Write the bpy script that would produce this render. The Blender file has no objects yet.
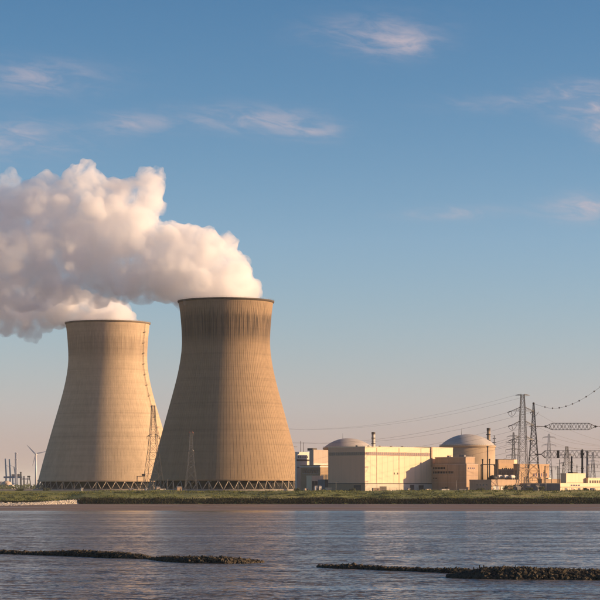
import bpy, math, random
import numpy as np
from mathutils import Vector, noise

# ------------------------------------------------------------------ camera, sky, sun, exposure
SC = bpy.context.scene
COL = SC.collection
F = 2200.0            # focal length in photograph pixels (600 px wide)
ZC = 12.0             # camera height above the river
YH = 487.0            # horizon row in the photograph
G = 8.8               # level of the plant's platform above the river
cam_d = bpy.data.cameras.new('camera')
cam_d.sensor_width = 36.0
cam_d.lens = 36.0 * F / 600.0
cam_d.shift_y = (YH - 300.0) / 600.0
cam_d.clip_start = 1.0
cam_d.clip_end = 90000.0
cam = bpy.data.objects.new('camera', cam_d)
COL.objects.link(cam)
cam.location = (0, 0, ZC)
cam.rotation_euler = (math.radians(90), 0, 0)
SC.camera = cam

SUN_AZ = 2.5          # degrees from +X towards the camera
SUN_EL = 14.0
ca, sa = math.cos(math.radians(SUN_AZ)), math.sin(math.radians(SUN_AZ))
ce, se = math.cos(math.radians(SUN_EL)), math.sin(math.radians(SUN_EL))
SUN_DIR = Vector((ca * ce, -sa * ce, se))
sun_d = bpy.data.lights.new('sun', 'SUN')
sun_d.energy = 5.0
sun_d.angle = math.radians(0.53)
sun_d.color = (1.0, 0.68, 0.35)
sun = bpy.data.objects.new('sun', sun_d)
COL.objects.link(sun)
sun.rotation_euler = (-SUN_DIR).to_track_quat('-Z', 'Y').to_euler()
sun.location = (900, 900, 500)

world = bpy.data.worlds.new('World')
SC.world = world
world.use_nodes = True
wn, wl = world.node_tree.nodes, world.node_tree.links
wn.clear()

def N(tree, typ, **kw):
    n = tree.nodes.new(typ)
    for k, v in kw.items():
        setattr(n, k, v)
    return n

def math_node(tree, op, a, b=None, c=None, clamp=False):
    n = tree.nodes.new('ShaderNodeMath')
    n.operation = op
    n.use_clamp = clamp
    for i, s in enumerate((a, b, c)):
        if s is None:
            continue
        if isinstance(s, (int, float)):
            n.inputs[i].default_value = s
        else:
            tree.links.new(s, n.inputs[i])
    return n.outputs[0]

def build_world():
    t = world.node_tree
    M = lambda op, a, b=None, c=None, clamp=False: math_node(t, op, a, b, c, clamp)
    out = N(t, 'ShaderNodeOutputWorld')
    bg = N(t, 'ShaderNodeBackground')
    bg.inputs['Strength'].default_value = 0.071
    sky = N(t, 'ShaderNodeTexSky')
    sky.sky_type = 'NISHITA'
    sky.sun_disc = False
    sky.sun_elevation = math.radians(SUN_EL)
    sky.sun_rotation = math.radians(90 + SUN_AZ)
    sky.altitude = 0
    sky.air_density = 1.0
    sky.dust_density = 0.6
    sky.ozone_density = 1.2
    tc = N(t, 'ShaderNodeTexCoord')
    sep = N(t, 'ShaderNodeSeparateXYZ')
    t.links.new(tc.outputs['Generated'], sep.inputs[0])
    dx, dy, dz = sep.outputs
    # thin high clouds, laid out by azimuth and elevation
    az = M('MULTIPLY', M('ARCTAN2', dx, dy), F)
    hor = M('SQRT', M('ADD', M('MULTIPLY', dx, dx), M('MULTIPLY', dy, dy)))
    el = M('MULTIPLY', M('ARCTAN2', dz, hor), F)
    def wisp(sx, sy, detail, seed, dist=0.6):
        c = N(t, 'ShaderNodeCombineXYZ')
        t.links.new(M('MULTIPLY', az, sx), c.inputs[0])
        t.links.new(M('ADD', M('MULTIPLY', el, sy), M('MULTIPLY', az, sy * 0.12)), c.inputs[1])
        c.inputs[2].default_value = seed
        n = N(t, 'ShaderNodeTexNoise')
        n.inputs['Scale'].default_value = 1.0
        n.inputs['Detail'].default_value = detail
        n.inputs['Roughness'].default_value = 0.62
        n.inputs['Distortion'].default_value = dist
        t.links.new(c.outputs[0], n.inputs['Vector'])
        return n.outputs['Fac']
    fine = wisp(0.024, 0.085, 9.0, 3.7, 0.5)
    broad = wisp(0.0028, 0.012, 4.0, 9.1, 0.3)
    total = None
    blobs = [(35, 77, 62, 15, .42), (15, 140, 60, 17, .52), (132, 124, 34, 10, .40), (235, 117, 62, 11, .40), (285, 126, 46, 10, .34),
             (318, 133, 26, 8, .30), (375, 34, 56, 17, .40), (406, 46, 30, 12, .45), (505, 103, 60, 8, .22),
             (570, 89, 36, 8, .50), (588, 107, 32, 12, .75), (602, 130, 14, 12, .60), (588, 208, 38, 11, .75),
             (455, 213, 46, 6, .42)]
    for x, y, w, h, a in blobs:
        ux = M('MULTIPLY', M('SUBTRACT', az, math.atan((x - 300) / F) * F), 1.0 / w)
        uy = M('MULTIPLY', M('SUBTRACT', el, math.atan((YH - y) / math.hypot(F, x - 300)) * F), 1.0 / h)
        r2 = M('ADD', M('MULTIPLY', ux, ux), M('MULTIPLY', uy, uy))
        g = M('MULTIPLY', M('POWER', 2.7183, M('MULTIPLY', r2, -1.0)), a)
        total = g if total is None else M('ADD', total, g)
    mr = N(t, 'ShaderNodeMapRange'); mr.interpolation_type = 'SMOOTHSTEP'
    t.links.new(fine, mr.inputs[0])
    mr.inputs[1].default_value = 0.34; mr.inputs[2].default_value = 0.72
    placed = M('MULTIPLY', M('MULTIPLY', total, 1.15), M('ADD', M('MULTIPLY', mr.outputs[0], 0.88), 0.12))
    mr2 = N(t, 'ShaderNodeMapRange'); mr2.interpolation_type = 'SMOOTHSTEP'
    t.links.new(broad, mr2.inputs[0])
    mr2.inputs[1].default_value = 0.60; mr2.inputs[2].default_value = 0.95
    up = M('MULTIPLY', M('SUBTRACT', el, 400.0), 1 / 500.0, None, True)
    general = M('MULTIPLY', M('MULTIPLY', mr2.outputs[0], M('MULTIPLY', mr.outputs[0], 0.5)), up)
    cov = M('MULTIPLY', M('MAXIMUM', placed, general), 1.0, None, True)
    hs = N(t, 'ShaderNodeHueSaturation')
    hs.inputs['Saturation'].default_value = 1.45
    hs.inputs['Value'].default_value = 1.0
    t.links.new(sky.outputs[0], hs.inputs['Color'])
    mix = N(t, 'ShaderNodeMix', data_type='RGBA')
    t.links.new(cov, mix.inputs['Factor'])
    # white balance of the photograph: part of the red is carried into the blue
    sc = N(t, 'ShaderNodeSeparateColor'); t.links.new(hs.outputs[0], sc.inputs[0])
    cc = N(t, 'ShaderNodeCombineColor')
    tone = lambda v: M('MULTIPLY', M('POWER', v, 1.3), 0.66)          # contrast of the photograph
    t.links.new(tone(sc.outputs[0]), cc.inputs[0]); t.links.new(tone(M('MULTIPLY', sc.outputs[1], 0.97)), cc.inputs[1])
    t.links.new(tone(M('ADD', M('MULTIPLY', sc.outputs[2], 0.90), M('MULTIPLY', sc.outputs[0], 0.53))), cc.inputs[2])
    t.links.new(cc.outputs[0], mix.inputs['A'])
    mix.inputs['B'].default_value = (5.4, 4.5, 4.8, 1)
    t.links.new(mix.outputs['Result'], bg.inputs['Color'])
    t.links.new(bg.outputs[0], out.inputs['Surface'])
build_world()

SC.view_settings.view_transform = 'Standard'
SC.view_settings.look = 'None'
SC.view_settings.gamma = 1.0
SC.view_settings.exposure = 0.65
SC.render.engine = 'CYCLES'
SC.cycles.use_denoising = True
SC.cycles.max_bounces = 48
SC.cycles.volume_bounces = 48
SC.cycles.transparent_max_bounces = 16
SC.cycles.use_fast_gi = False

# ------------------------------------------------------------------ helpers
RND = random.Random(11)

def P(x, y, D):
    """point at distance D along the view that a photograph pixel looks at"""
    return Vector(((x - 300.0) * D / F, D, ZC + (YH - y) * D / F))

def gx(x, D):
    return (x - 300.0) * D / F

def hgt(y, D, base=G):
    """height above base of a pixel row at distance D"""
    return ZC + (YH - y) * D / F - base

class MB:
    def __init__(self):
        self.v, self.f, self.sm = [], [], []
    def add(self, vs, fs, smooth=False):
        o = len(self.v)
        self.v.extend([tuple(p) for p in vs])
        self.f.extend([tuple(i + o for i in q) for q in fs])
        self.sm.extend([smooth] * len(fs))
        return self
    def box(self, x0, x1, y0, y1, z0, z1):
        vs = [(x0, y0, z0), (x1, y0, z0), (x1, y1, z0), (x0, y1, z0), (x0, y0, z1), (x1, y0, z1), (x1, y1, z1), (x0, y1, z1)]
        return self.add(vs, [(0, 3, 2, 1), (4, 5, 6, 7), (0, 1, 5, 4), (1, 2, 6, 5), (2, 3, 7, 6), (3, 0, 4, 7)])
    def bar(self, p, q, w, w2=None):
        p, q = Vector(p), Vector(q)
        d = (q - p)
        if d.length < 1e-6:
            return self
        d.normalize()
        up = Vector((0, 0, 1)) if abs(d.z) < 0.9 else Vector((1, 0, 0))
        a = d.cross(up).normalized(); b = d.cross(a).normalized()
        w2 = w if w2 is None else w2
        vs = []
        for c, ww in ((p, w), (q, w2)):
            for s, t in ((-1, -1), (1, -1), (1, 1), (-1, 1)):
                vs.append(c + a * s * ww / 2 + b * t * ww / 2)
        return self.add(vs, [(0, 1, 2, 3), (7, 6, 5, 4), (0, 4, 5, 1), (1, 5, 6, 2), (2, 6, 7, 3), (3, 7, 4, 0)])
    def tube(self, pts, r, n=5):
        pts = [Vector(p) for p in pts]
        vs, fs = [], []
        for i, p in enumerate(pts):
            d = (pts[min(i + 1, len(pts) - 1)] - pts[max(i - 1, 0)]).normalized()
            up = Vector((0, 0, 1)) if abs(d.z) < 0.9 else Vector((1, 0, 0))
            a = d.cross(up).normalized(); b = d.cross(a).normalized()
            rr = r[i] if isinstance(r, (list, tuple)) else r
            for k in range(n):
                t = 2 * math.pi * k / n
                vs.append(p + a * math.cos(t) * rr + b * math.sin(t) * rr)
        for i in range(len(pts) - 1):
            for k in range(n):
                k2 = (k + 1) % n
                fs.append((i * n + k, i * n + k2, (i + 1) * n + k2, (i + 1) * n + k))
        fs.append(tuple(range(n - 1, -1, -1)))
        fs.append(tuple(range((len(pts) - 1) * n, len(pts) * n)))
        return self.add(vs, fs, True)
    def lathe(self, prof, n=48, c=(0, 0, 0), smooth=True, cap=True):
        vs, fs = [], []
        for r, z in prof:
            for k in range(n):
                t = 2 * math.pi * k / n
                vs.append((c[0] + r * math.cos(t), c[1] + r * math.sin(t), c[2] + z))
        for i in range(len(prof) - 1):
            for k in range(n):
                k2 = (k + 1) % n
                fs.append((i * n + k, i * n + k2, (i + 1) * n + k2, (i + 1) * n + k))
        self.add(vs, fs, smooth)
        if cap:
            o = len(self.v) - len(vs)
            self.f.append(tuple(o + k for k in range(n - 1, -1, -1))); self.sm.append(False)
            o2 = o + (len(prof) - 1) * n
            self.f.append(tuple(o2 + k for k in range(n))); self.sm.append(False)
        return self
    def mesh(self, name, mat):
        me = bpy.data.meshes.new(name)
        me.from_pydata(self.v, [], self.f)
        me.polygons.foreach_set('use_smooth', self.sm)
        if mat is not None:
            me.materials.append(mat)
        me.update()
        return me
    def build(self, name, mat, parent=None, loc=None):
        o = bpy.data.objects.new(name, self.mesh(name, mat))
        COL.objects.link(o)
        if parent is not None:
            o.parent = parent
        if loc is not None:
            o.location = loc
        return o

def tag(o, label=None, cat=None, group=None, kind=None):
    if label: o['label'] = label
    if cat: o['category'] = cat
    if group: o['group'] = group
    if kind: o['kind'] = kind
    return o

def thing(name, label, cat, loc, rz=0.0, group=None):
    o = bpy.data.objects.new(name, None)
    o.empty_display_size = 2.0
    COL.objects.link(o)
    o.location = loc
    o.rotation_euler = (0, 0, rz)
    return tag(o, label, cat, group)

def link_copy(me, name, parent, loc=(0, 0, 0), rz=0.0):
    o = bpy.data.objects.new(name, me)
    COL.objects.link(o)
    o.parent = parent
    o.location = loc
    o.rotation_euler = (0, 0, rz)
    return o

def copy_tree(o, parent=None):
    c = o.copy()
    COL.objects.link(c)
    c.parent = parent
    for ch in list(o.children):
        copy_tree(ch, c)
    return c

# ------------------------------------------------------------------ materials
def mat(name, col, rough=0.8, var=0.15, scale=0.3, metal=0.0, bump=0.0, streak=0.0, detail=5.0, coord='Object', col2=None):
    col = tuple(c * 0.86 for c in col)
    col2 = tuple(c * 0.86 for c in col2) if col2 else None
    m = bpy.data.materials.new(name)
    m.use_nodes = True
    t = m.node_tree
    b = t.nodes['Principled BSDF']
    b.inputs['Roughness'].default_value = rough
    b.inputs['Metallic'].default_value = metal
    tc = N(t, 'ShaderNodeTexCoord')
    n = N(t, 'ShaderNodeTexNoise')
    n.inputs['Scale'].default_value = scale
    n.inputs['Detail'].default_value = detail
    n.inputs['Roughness'].default_value = 0.6
    t.links.new(tc.outputs[coord], n.inputs['Vector'])
    fac = n.outputs['Fac']
    if streak > 0:
        mp = N(t, 'ShaderNodeMapping')
        mp.inputs['Scale'].default_value = (0.9, 0.9, 0.035)
        t.links.new(tc.outputs[coord], mp.inputs['Vector'])
        n2 = N(t, 'ShaderNodeTexNoise')
        n2.inputs['Scale'].default_value = 1.0
        n2.inputs['Detail'].default_value = 4
        t.links.new(mp.outputs[0], n2.inputs['Vector'])
        fac = math_node(t, 'ADD', math_node(t, 'MULTIPLY', fac, 1 - streak), math_node(t, 'MULTIPLY', n2.outputs['Fac'], streak))
    cr = N(t, 'ShaderNodeValToRGB')
    c2 = col2 if col2 else tuple(min(1, c * (1 + var)) for c in col)
    c1 = col if col2 else tuple(c * (1 - var) for c in col)
    cr.color_ramp.elements[0].position = 0.32
    cr.color_ramp.elements[1].position = 0.68
    cr.color_ramp.elements[0].color = (*c1, 1)
    cr.color_ramp.elements[1].color = (*c2, 1)
    t.links.new(fac, cr.inputs[0])
    t.links.new(cr.outputs[0], b.inputs['Base Color'])
    if bump > 0:
        bn = N(t, 'ShaderNodeBump')
        bn.inputs['Strength'].default_value = bump
        bn.inputs['Distance'].default_value = 0.3
        t.links.new(n.outputs['Fac'], bn.inputs['Height'])
        t.links.new(bn.outputs[0], b.inputs['Normal'])
    return m

def tower_mat(name, base, stain, stain_lo, stain_hi, amount, H):
    """bare concrete with lift joints, broad tonal bands and wet streaks running down from the rim"""
    m = bpy.data.materials.new(name)
    m.use_nodes = True
    t = m.node_tree
    M = lambda op, a, b=None, c=None, clamp=False: math_node(t, op, a, b, c, clamp)
    b = t.nodes['Principled BSDF']
    b.inputs['Roughness'].default_value = 0.9
    tc = N(t, 'ShaderNodeTexCoord')
    sep = N(t, 'ShaderNodeSeparateXYZ')
    t.links.new(tc.outputs['Object'], sep.inputs[0])
    x, y, z = sep.outputs
    ang = M('ARCTAN2', y, x)
    cx, sy = M('COSINE', ang), M('SINE', ang)
    def noi(ka, kz, detail, seed, rough=0.6):
        c = N(t, 'ShaderNodeCombineXYZ')
        t.links.new(M('MULTIPLY', cx, ka), c.inputs[0])
        t.links.new(M('MULTIPLY', sy, ka), c.inputs[1])
        t.links.new(M('ADD', M('MULTIPLY', z, kz), seed), c.inputs[2])
        n = N(t, 'ShaderNodeTexNoise')
        n.inputs['Scale'].default_value = 1
        n.inputs['Detail'].default_value = detail
        n.inputs['Roughness'].default_value = rough
        t.links.new(c.outputs[0], n.inputs['Vector'])
        return n.outputs['Fac']
    def ramp(v, a, bb):
        r = N(t, 'ShaderNodeMapRange'); r.interpolation_type = 'SMOOTHSTEP'
        t.links.new(v, r.inputs[0]); r.inputs[1].default_value = a; r.inputs[2].default_value = bb
        return r.outputs[0]
    streak_f = noi(52, 0.018, 3, 1.0)      # narrow vertical runs
    streak_b = noi(14, 0.010, 3, 7.0)
    cloud = noi(5, 0.035, 6, 3.0)
    lift = noi(0.6, 0.42, 2, 11.0)         # horizontal bands, one tone per pour
    grain = noi(60, 1.2, 4, 5.0)
    patch = noi(22, 0.14, 3, 17.0)         # repaired and weathered fields
    # stains: full under the rim, breaking up into runs of different length below
    length = M('ADD', M('MULTIPLY', streak_f, 0.75), M('MULTIPLY', streak_b, 0.35))
    zrel = M('DIVIDE', M('SUBTRACT', H, z), H)                      # 0 at the rim
    # ragged upper edge, runs strongest just below it, fading out at the throat
    jag = noi(88, 0.012, 2, 29.0)
    start = M('MULTIPLY', M('ADD', 0.45, M('ADD', M('MULTIPLY', ramp(jag, 0.30, 0.70), 1.25), M('MULTIPLY', streak_b, 0.5))), stain_lo)
    upper = ramp(M('SUBTRACT', zrel, start), -0.008, 0.022)
    lower = M('SUBTRACT', 1.0, ramp(M('ADD', zrel, M('MULTIPLY', M('SUBTRACT', length, 0.55), 0.10)), stain_hi * 0.62, stain_hi * 1.04))
    st = M('MULTIPLY', M('MULTIPLY', upper, lower), M('ADD', 0.38, M('MULTIPLY', ramp(streak_f, 0.38, 0.66), 0.62)))
    st = M('MULTIPLY', st, amount)
    # short dark runs on the whole height
    low = M('MULTIPLY', ramp(streak_f, 0.55, 0.78), M('MULTIPLY', ramp(streak_b, 0.45, 0.65), 0.45))
    st = M('MAXIMUM', st, low, None, True)
    tone = M('ADD', 0.33, M('ADD', M('ADD', M('MULTIPLY', cloud, 0.36), M('MULTIPLY', patch, 0.46)), M('ADD', M('MULTIPLY', lift, 0.36), M('MULTIPLY', grain, 0.16))))
    joint = M('SUBTRACT', 1.0, M('MULTIPLY', ramp(M('ABSOLUTE', M('SUBTRACT', M('FRACT', M('MULTIPLY', z, 1 / 5.6)), 0.5)), 0.465, 0.49), 0.16))
    tone = M('MULTIPLY', tone, joint)
    for zz, ww, dd in ((0.285, 0.004, .16), (0.415, 0.003, .10), (0.545, 0.004, .16), (0.62, 0.003, .12), (0.685, 0.004, .16), (0.76, 0.003, .10), (0.86, 0.003, .10)):
        q = M('DIVIDE', M('SUBTRACT', M('ADD', zrel, M('MULTIPLY', M('SUBTRACT', cloud, .5), 0.004)), zz), ww)     # heavier construction joints
        tone = M('MULTIPLY', tone, M('SUBTRACT', 1.0, M('MULTIPLY', M('POWER', 2.7183, M('MULTIPLY', M('MULTIPLY', q, q), -1.0)), M('MULTIPLY', M('ADD', cloud, .4), dd))))
    sc = N(t, 'ShaderNodeVectorMath', operation='SCALE')
    sc.inputs[0].default_value = base
    t.links.new(tone, sc.inputs['Scale'])
    mx = N(t, 'ShaderNodeMix', data_type='RGBA')
    t.links.new(st, mx.inputs['Factor'])
    t.links.new(sc.outputs[0], mx.inputs['A'])
    mx.inputs['B'].default_value = (*stain, 1)
    t.links.new(mx.outputs['Result'], b.inputs['Base Color'])
    bn = N(t, 'ShaderNodeBump')
    bn.inputs['Strength'].default_value = 0.35
    bn.inputs['Distance'].default_value = 0.25
    t.links.new(M('ADD', grain, M('MULTIPLY', joint, 0.5)), bn.inputs['Height'])
    t.links.new(bn.outputs[0], b.inputs['Normal'])
    return m

MT = {}
MT['tower_a'] = tower_mat('tower_concrete_tan', (0.305, 0.207, 0.118), (0.050, 0.033, 0.022), 0.05, 0.262, 1.0, 165.6)
MT['tower_b'] = tower_mat('tower_concrete_pale', (0.45, 0.335, 0.215), (0.13, 0.09, 0.06), 0.07, 0.25, 0.55, 167.4)
MT['rim_a'] = mat('sooty_rim', (0.10, 0.075, 0.055), 0.9, 0.25, 0.3)
MT['rim_b'] = mat('weathered_rim', (0.22, 0.17, 0.12), 0.9, 0.2, 0.3)
MT['concrete'] = mat('concrete', (0.36, 0.31, 0.25), 0.9, 0.2, 0.2, bump=0.2, streak=0.5)
MT['packing_shade'] = mat('packing_shade', (0.02, 0.019, 0.018), 0.95, 0.3, 0.2)
MT['column'] = mat('column_concrete', (0.42, 0.34, 0.25), 0.85, 0.15, 0.5)
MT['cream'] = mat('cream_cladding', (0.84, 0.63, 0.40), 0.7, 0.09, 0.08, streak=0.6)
MT['gable_shade'] = mat('cream_gable_warm_shade', (0.78, 0.47, 0.28), 0.75, 0.06, 0.1, streak=0.6)  # warm shade of the cream end wall, put into its colour
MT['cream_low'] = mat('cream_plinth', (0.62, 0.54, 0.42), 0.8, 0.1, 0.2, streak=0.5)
MT['tan'] = mat('tan_wall', (0.50, 0.345, 0.225), 0.85, 0.12, 0.15, streak=0.5)
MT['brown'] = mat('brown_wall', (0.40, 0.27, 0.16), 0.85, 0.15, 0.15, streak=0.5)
MT['orange'] = mat('ochre_wall', (0.48, 0.315, 0.18), 0.85, 0.12, 0.15, streak=0.5)
MT['pink'] = mat('pinkish_wall', (0.56, 0.43, 0.33), 0.85, 0.1, 0.15, streak=0.5)
MT['white'] = mat('white_paint', (0.72, 0.64, 0.53), 0.6, 0.08, 0.3, streak=0.4)
MT['grey'] = mat('grey_wall', (0.22, 0.205, 0.20), 0.85, 0.2, 0.2, streak=0.5)
MT['dome_c'] = mat('dome_concrete', (0.47, 0.345, 0.225), 0.85, 0.12, 0.12, streak=0.4)
MT['dome_roof'] = mat('dome_roof', (0.58, 0.52, 0.46), 0.6, 0.10, 0.1)
MT['trim'] = mat('dark_trim', (0.10, 0.08, 0.065), 0.8, 0.2, 0.5)
MT['roof'] = mat('roof_felt', (0.13, 0.12, 0.11), 0.9, 0.2, 0.2)
MT['glass'] = mat('window_glass', (0.03, 0.033, 0.04), 0.15, 0.2, 1.0)
MT['glass_brown'] = mat('bronze_glass', (0.16, 0.115, 0.08), 0.25, 0.3, 0.6)
MT['galv'] = mat('galvanised_steel', (0.22, 0.21, 0.195), 0.55, 0.15, 0.8, metal=0.35)
MT['galv_dark'] = mat('weathered_steel', (0.085, 0.08, 0.078), 0.6, 0.2, 0.8, metal=0.3)
MT['galv_far'] = mat('pale_steel', (0.40, 0.38, 0.36), 0.6, 0.1, 0.8, metal=0.2)
MT['red'] = mat('red_oxide_paint', (0.34, 0.12, 0.08), 0.7, 0.15, 0.6)
MT['wire'] = mat('wire_aluminium', (0.16, 0.155, 0.15), 0.6, 0.1, 0.5, metal=0.3)
MT['dark'] = mat('dark_steel', (0.03, 0.028, 0.028), 0.7, 0.2, 0.5)
MT['ball'] = mat('marker_ball', (0.10, 0.09, 0.09), 0.6, 0.1, 1.0)
MT['blue'] = mat('crane_blue', (0.06, 0.14, 0.26), 0.6, 0.15, 0.2)
MT['turbine'] = mat('turbine_white', (0.72, 0.71, 0.70), 0.5, 0.05, 0.2)
MT['ceramic'] = mat('insulator_ceramic', (0.09, 0.06, 0.05), 0.4, 0.1, 1.0)

def ground_mat():
    return mat('platform_ground', (0.17, 0.13, 0.085), 0.95, 0, 0.02, col2=(0.30, 0.24, 0.17), detail=8)
MT['ground'] = ground_mat()

def bank_mat():
    m = bpy.data.materials.new('bank_grass')
    m.use_nodes = True
    t = m.node_tree
    b = t.nodes['Principled BSDF']; b.inputs['Roughness'].default_value = 0.95
    tc = N(t, 'ShaderNodeTexCoord')
    def noi(s, d, stretch=(1, 1, 1)):
        mp = N(t, 'ShaderNodeMapping'); mp.inputs['Scale'].default_value = stretch
        t.links.new(tc.outputs['Object'], mp.inputs['Vector'])
        n = N(t, 'ShaderNodeTexNoise'); n.inputs['Scale'].default_value = s; n.inputs['Detail'].default_value = d
        t.links.new(mp.outputs[0], n.inputs['Vector'])
        return n.outputs['Fac']
    cr = N(t, 'ShaderNodeValToRGB')
    e = cr.color_ramp.elements
    e[0].position = 0.30; e[0].color = (0.035, 0.045, 0.014, 1)
    e[1].position = 0.72; e[1].color = (0.34, 0.27, 0.11, 1)
    k = cr.color_ramp.elements.new(0.5); k.color = (0.17, 0.185, 0.035, 1)
    t.links.new(math_node(t, 'ADD', math_node(t, 'MULTIPLY', noi(0.06, 6, (0.16, 1, 1)), 0.7), math_node(t, 'MULTIPLY', noi(0.5, 4), 0.3)), cr.inputs[0])
    t.links.new(cr.outputs[0], b.inputs['Base Color'])
    return m
MT['bank'] = bank_mat()
MT['grass_blade'] = mat('grass_blade', (0.07, 0.10, 0.018), 0.9, 0, 0.12, col2=(0.30, 0.28, 0.07), detail=3)
MT['reed'] = mat('reed_blade', (0.013, 0.013, 0.006), 0.95, 0, 0.15, col2=(0.045, 0.040, 0.016), detail=3)
MT['leaf'] = mat('bush_leaf', (0.022, 0.035, 0.012), 0.9, 0, 0.4, col2=(0.07, 0.085, 0.028), detail=3)
MT['bark'] = mat('bark', (0.06, 0.045, 0.03), 0.95, 0.2, 1.0)
MT['sand'] = mat('pale_stone', (0.42, 0.36, 0.28), 0.95, 0, 0.2, col2=(0.66, 0.58, 0.47), detail=5)
MT['rock'] = mat('weedy_rock', (0.022, 0.016, 0.009), 0.85, 0, 0.9, col2=(0.10, 0.072, 0.036), detail=4)
MT['rock_core'] = mat('wet_rubble', (0.018, 0.016, 0.012), 0.8, 0.3, 0.8)
MT['post_wood'] = mat('tarred_post', (0.02, 0.017, 0.014), 0.9, 0.2, 1.0)

def mud_mat():
    m = mat('mud', (0.15, 0.085, 0.05), 0.6, 0, 0.012, col2=(0.20, 0.135, 0.10), detail=6)
    t = m.node_tree; b = t.nodes['Principled BSDF']
    tc = N(t, 'ShaderNodeTexCoord'); mp = N(t, 'ShaderNodeMapping'); mp.inputs['Scale'].default_value = (0.006, 0.03, 1)
    t.links.new(tc.outputs['Object'], mp.inputs['Vector'])
    n = N(t, 'ShaderNodeTexNoise'); n.inputs['Scale'].default_value = 1; n.inputs['Detail'].default_value = 5
    t.links.new(mp.outputs[0], n.inputs['Vector'])
    r = N(t, 'ShaderNodeMapRange'); t.links.new(n.outputs['Fac'], r.inputs[0])
    r.inputs[1].default_value = .42; r.inputs[2].default_value = .6; r.inputs[3].default_value = .9; r.inputs[4].default_value = .38
    t.links.new(r.outputs[0], b.inputs['Roughness'])
    return m
MT['mud'] = mud_mat()

def water_mat():
    m = bpy.data.materials.new('river_water')
    m.use_nodes = True
    t = m.node_tree
    M = lambda op, a, b=None, c=None, clamp=False: math_node(t, op, a, b, c, clamp)
    b = t.nodes['Principled BSDF']
    b.inputs['Base Color'].default_value = (0.12, 0.10, 0.078, 1)
    b.inputs['IOR'].default_value = 1.33
    tc = N(t, 'ShaderNodeTexCoord')
    sep = N(t, 'ShaderNodeSeparateXYZ'); t.links.new(tc.outputs['Object'], sep.inputs[0])
    def noi(sx, sy, d, seed=0.0, rough=0.55):
        mp = N(t, 'ShaderNodeMapping'); mp.inputs['Scale'].default_value = (sx, sy, 1); mp.inputs['Location'].default_value = (seed, seed * 1.7, 0)
        t.links.new(tc.outputs['Object'], mp.inputs['Vector'])
        n = N(t, 'ShaderNodeTexNoise'); n.inputs['Scale'].default_value = 1; n.inputs['Detail'].default_value = d
        n.inputs['Roughness'].default_value = rough
        t.links.new(mp.outputs[0], n.inputs['Vector'])
        return n.outputs['Fac']
    def ramp(v, a, bb):
        r = N(t, 'ShaderNodeMapRange'); r.interpolation_type = 'SMOOTHSTEP'
        t.links.new(v, r.inputs[0]); r.inputs[1].default_value = a; r.inputs[2].default_value = bb
        return r.outputs[0]
    def noic(sx, sy, d, seed):
        mp = N(t, 'ShaderNodeMapping'); mp.inputs['Scale'].default_value = (sx, sy, 1); mp.inputs['Location'].default_value = (seed, seed * 1.7, 0)
        t.links.new(tc.outputs['Object'], mp.inputs['Vector'])
        n = N(t, 'ShaderNodeTexNoise'); n.inputs['Scale'].default_value = 1; n.inputs['Detail'].default_value = d
        t.links.new(mp.outputs[0], n.inputs['Vector'])
        sp = N(t, 'ShaderNodeSeparateColor'); t.links.new(n.outputs['Color'], sp.inputs[0])
        return M('SUBTRACT', sp.outputs[0], .5), M('SUBTRACT', sp.outputs[1], .5)
    # wave slopes, summed over three wave lengths
    l1, l2, l3 = noic(.10, .16, 2, 3.0), noic(.42, .62, 2, 11.0), noic(1.7, 2.3, 2, 23.0)
    slick = ramp(noi(0.004, 0.03, 5, 2.0), 0.49, 0.63)          # smoother streaks where the current runs
    gust = M('ADD', 0.75, M('MULTIPLY', noi(0.012, 0.03, 3, 7.0), 0.5))
    shore = ramp(sep.outputs[1], 960.0, 1080.0)                   # lee of the far shore
    amp = M('MULTIPLY', M('MULTIPLY', M('SUBTRACT', 1.0, M('MULTIPLY', slick, 0.62)), gust), M('SUBTRACT', 1.0, M('MULTIPLY', shore, 0.7)))
    def slope(i, k):
        return M('MULTIPLY', M('ADD', M('MULTIPLY', l1[i], .18 * k), M('ADD', M('MULTIPLY', l2[i], .48 * k), M('MULTIPLY', l3[i], .62 * k))), amp)
    cb = N(t, 'ShaderNodeCombineXYZ')
    # wave normals leaned to the near bank, weakening reflections of towers and hall
    t.links.new(slope(0, 2.6), cb.inputs[0]); t.links.new(M('SUBTRACT', slope(1, 2.3), M('MULTIPLY', amp, 0.14)), cb.inputs[1]); cb.inputs[2].default_value = 1.0
    nv = N(t, 'ShaderNodeVectorMath', operation='NORMALIZE'); t.links.new(cb.outputs[0], nv.inputs[0])
    t.links.new(nv.outputs[0], b.inputs['Normal'])
    t.links.new(M('ADD', 0.06, M('MULTIPLY', amp, 0.10)), b.inputs['Roughness'])
    return m
MT['water'] = water_mat()

# ------------------------------------------------------------------ setting: water, mud, bank, platform
def sheet(name, x0, x1, y0, y1, z, m):
    o = MB().add([(x0, y0, z), (x1, y0, z), (x1, y1, z), (x0, y1, z)], [(0, 1, 2, 3)]).build(name, m)
    return tag(o, kind='structure')

water = sheet('river_water', -9000, 9000, -400, 1560, 0.0, MT['water'])
water['label'] = 'wide rippled grey river in front of the power plant'

def nz(x, y, s, seed=0.0):
    return noise.noise(Vector((x * s, y * s, seed)))

def cove(X):
    """1 on the left where the bank steps back behind the stone spit"""
    t = min(1, max(0, (-140.0 - X) / 30.0))
    return t * t * (3 - 2 * t)

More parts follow.
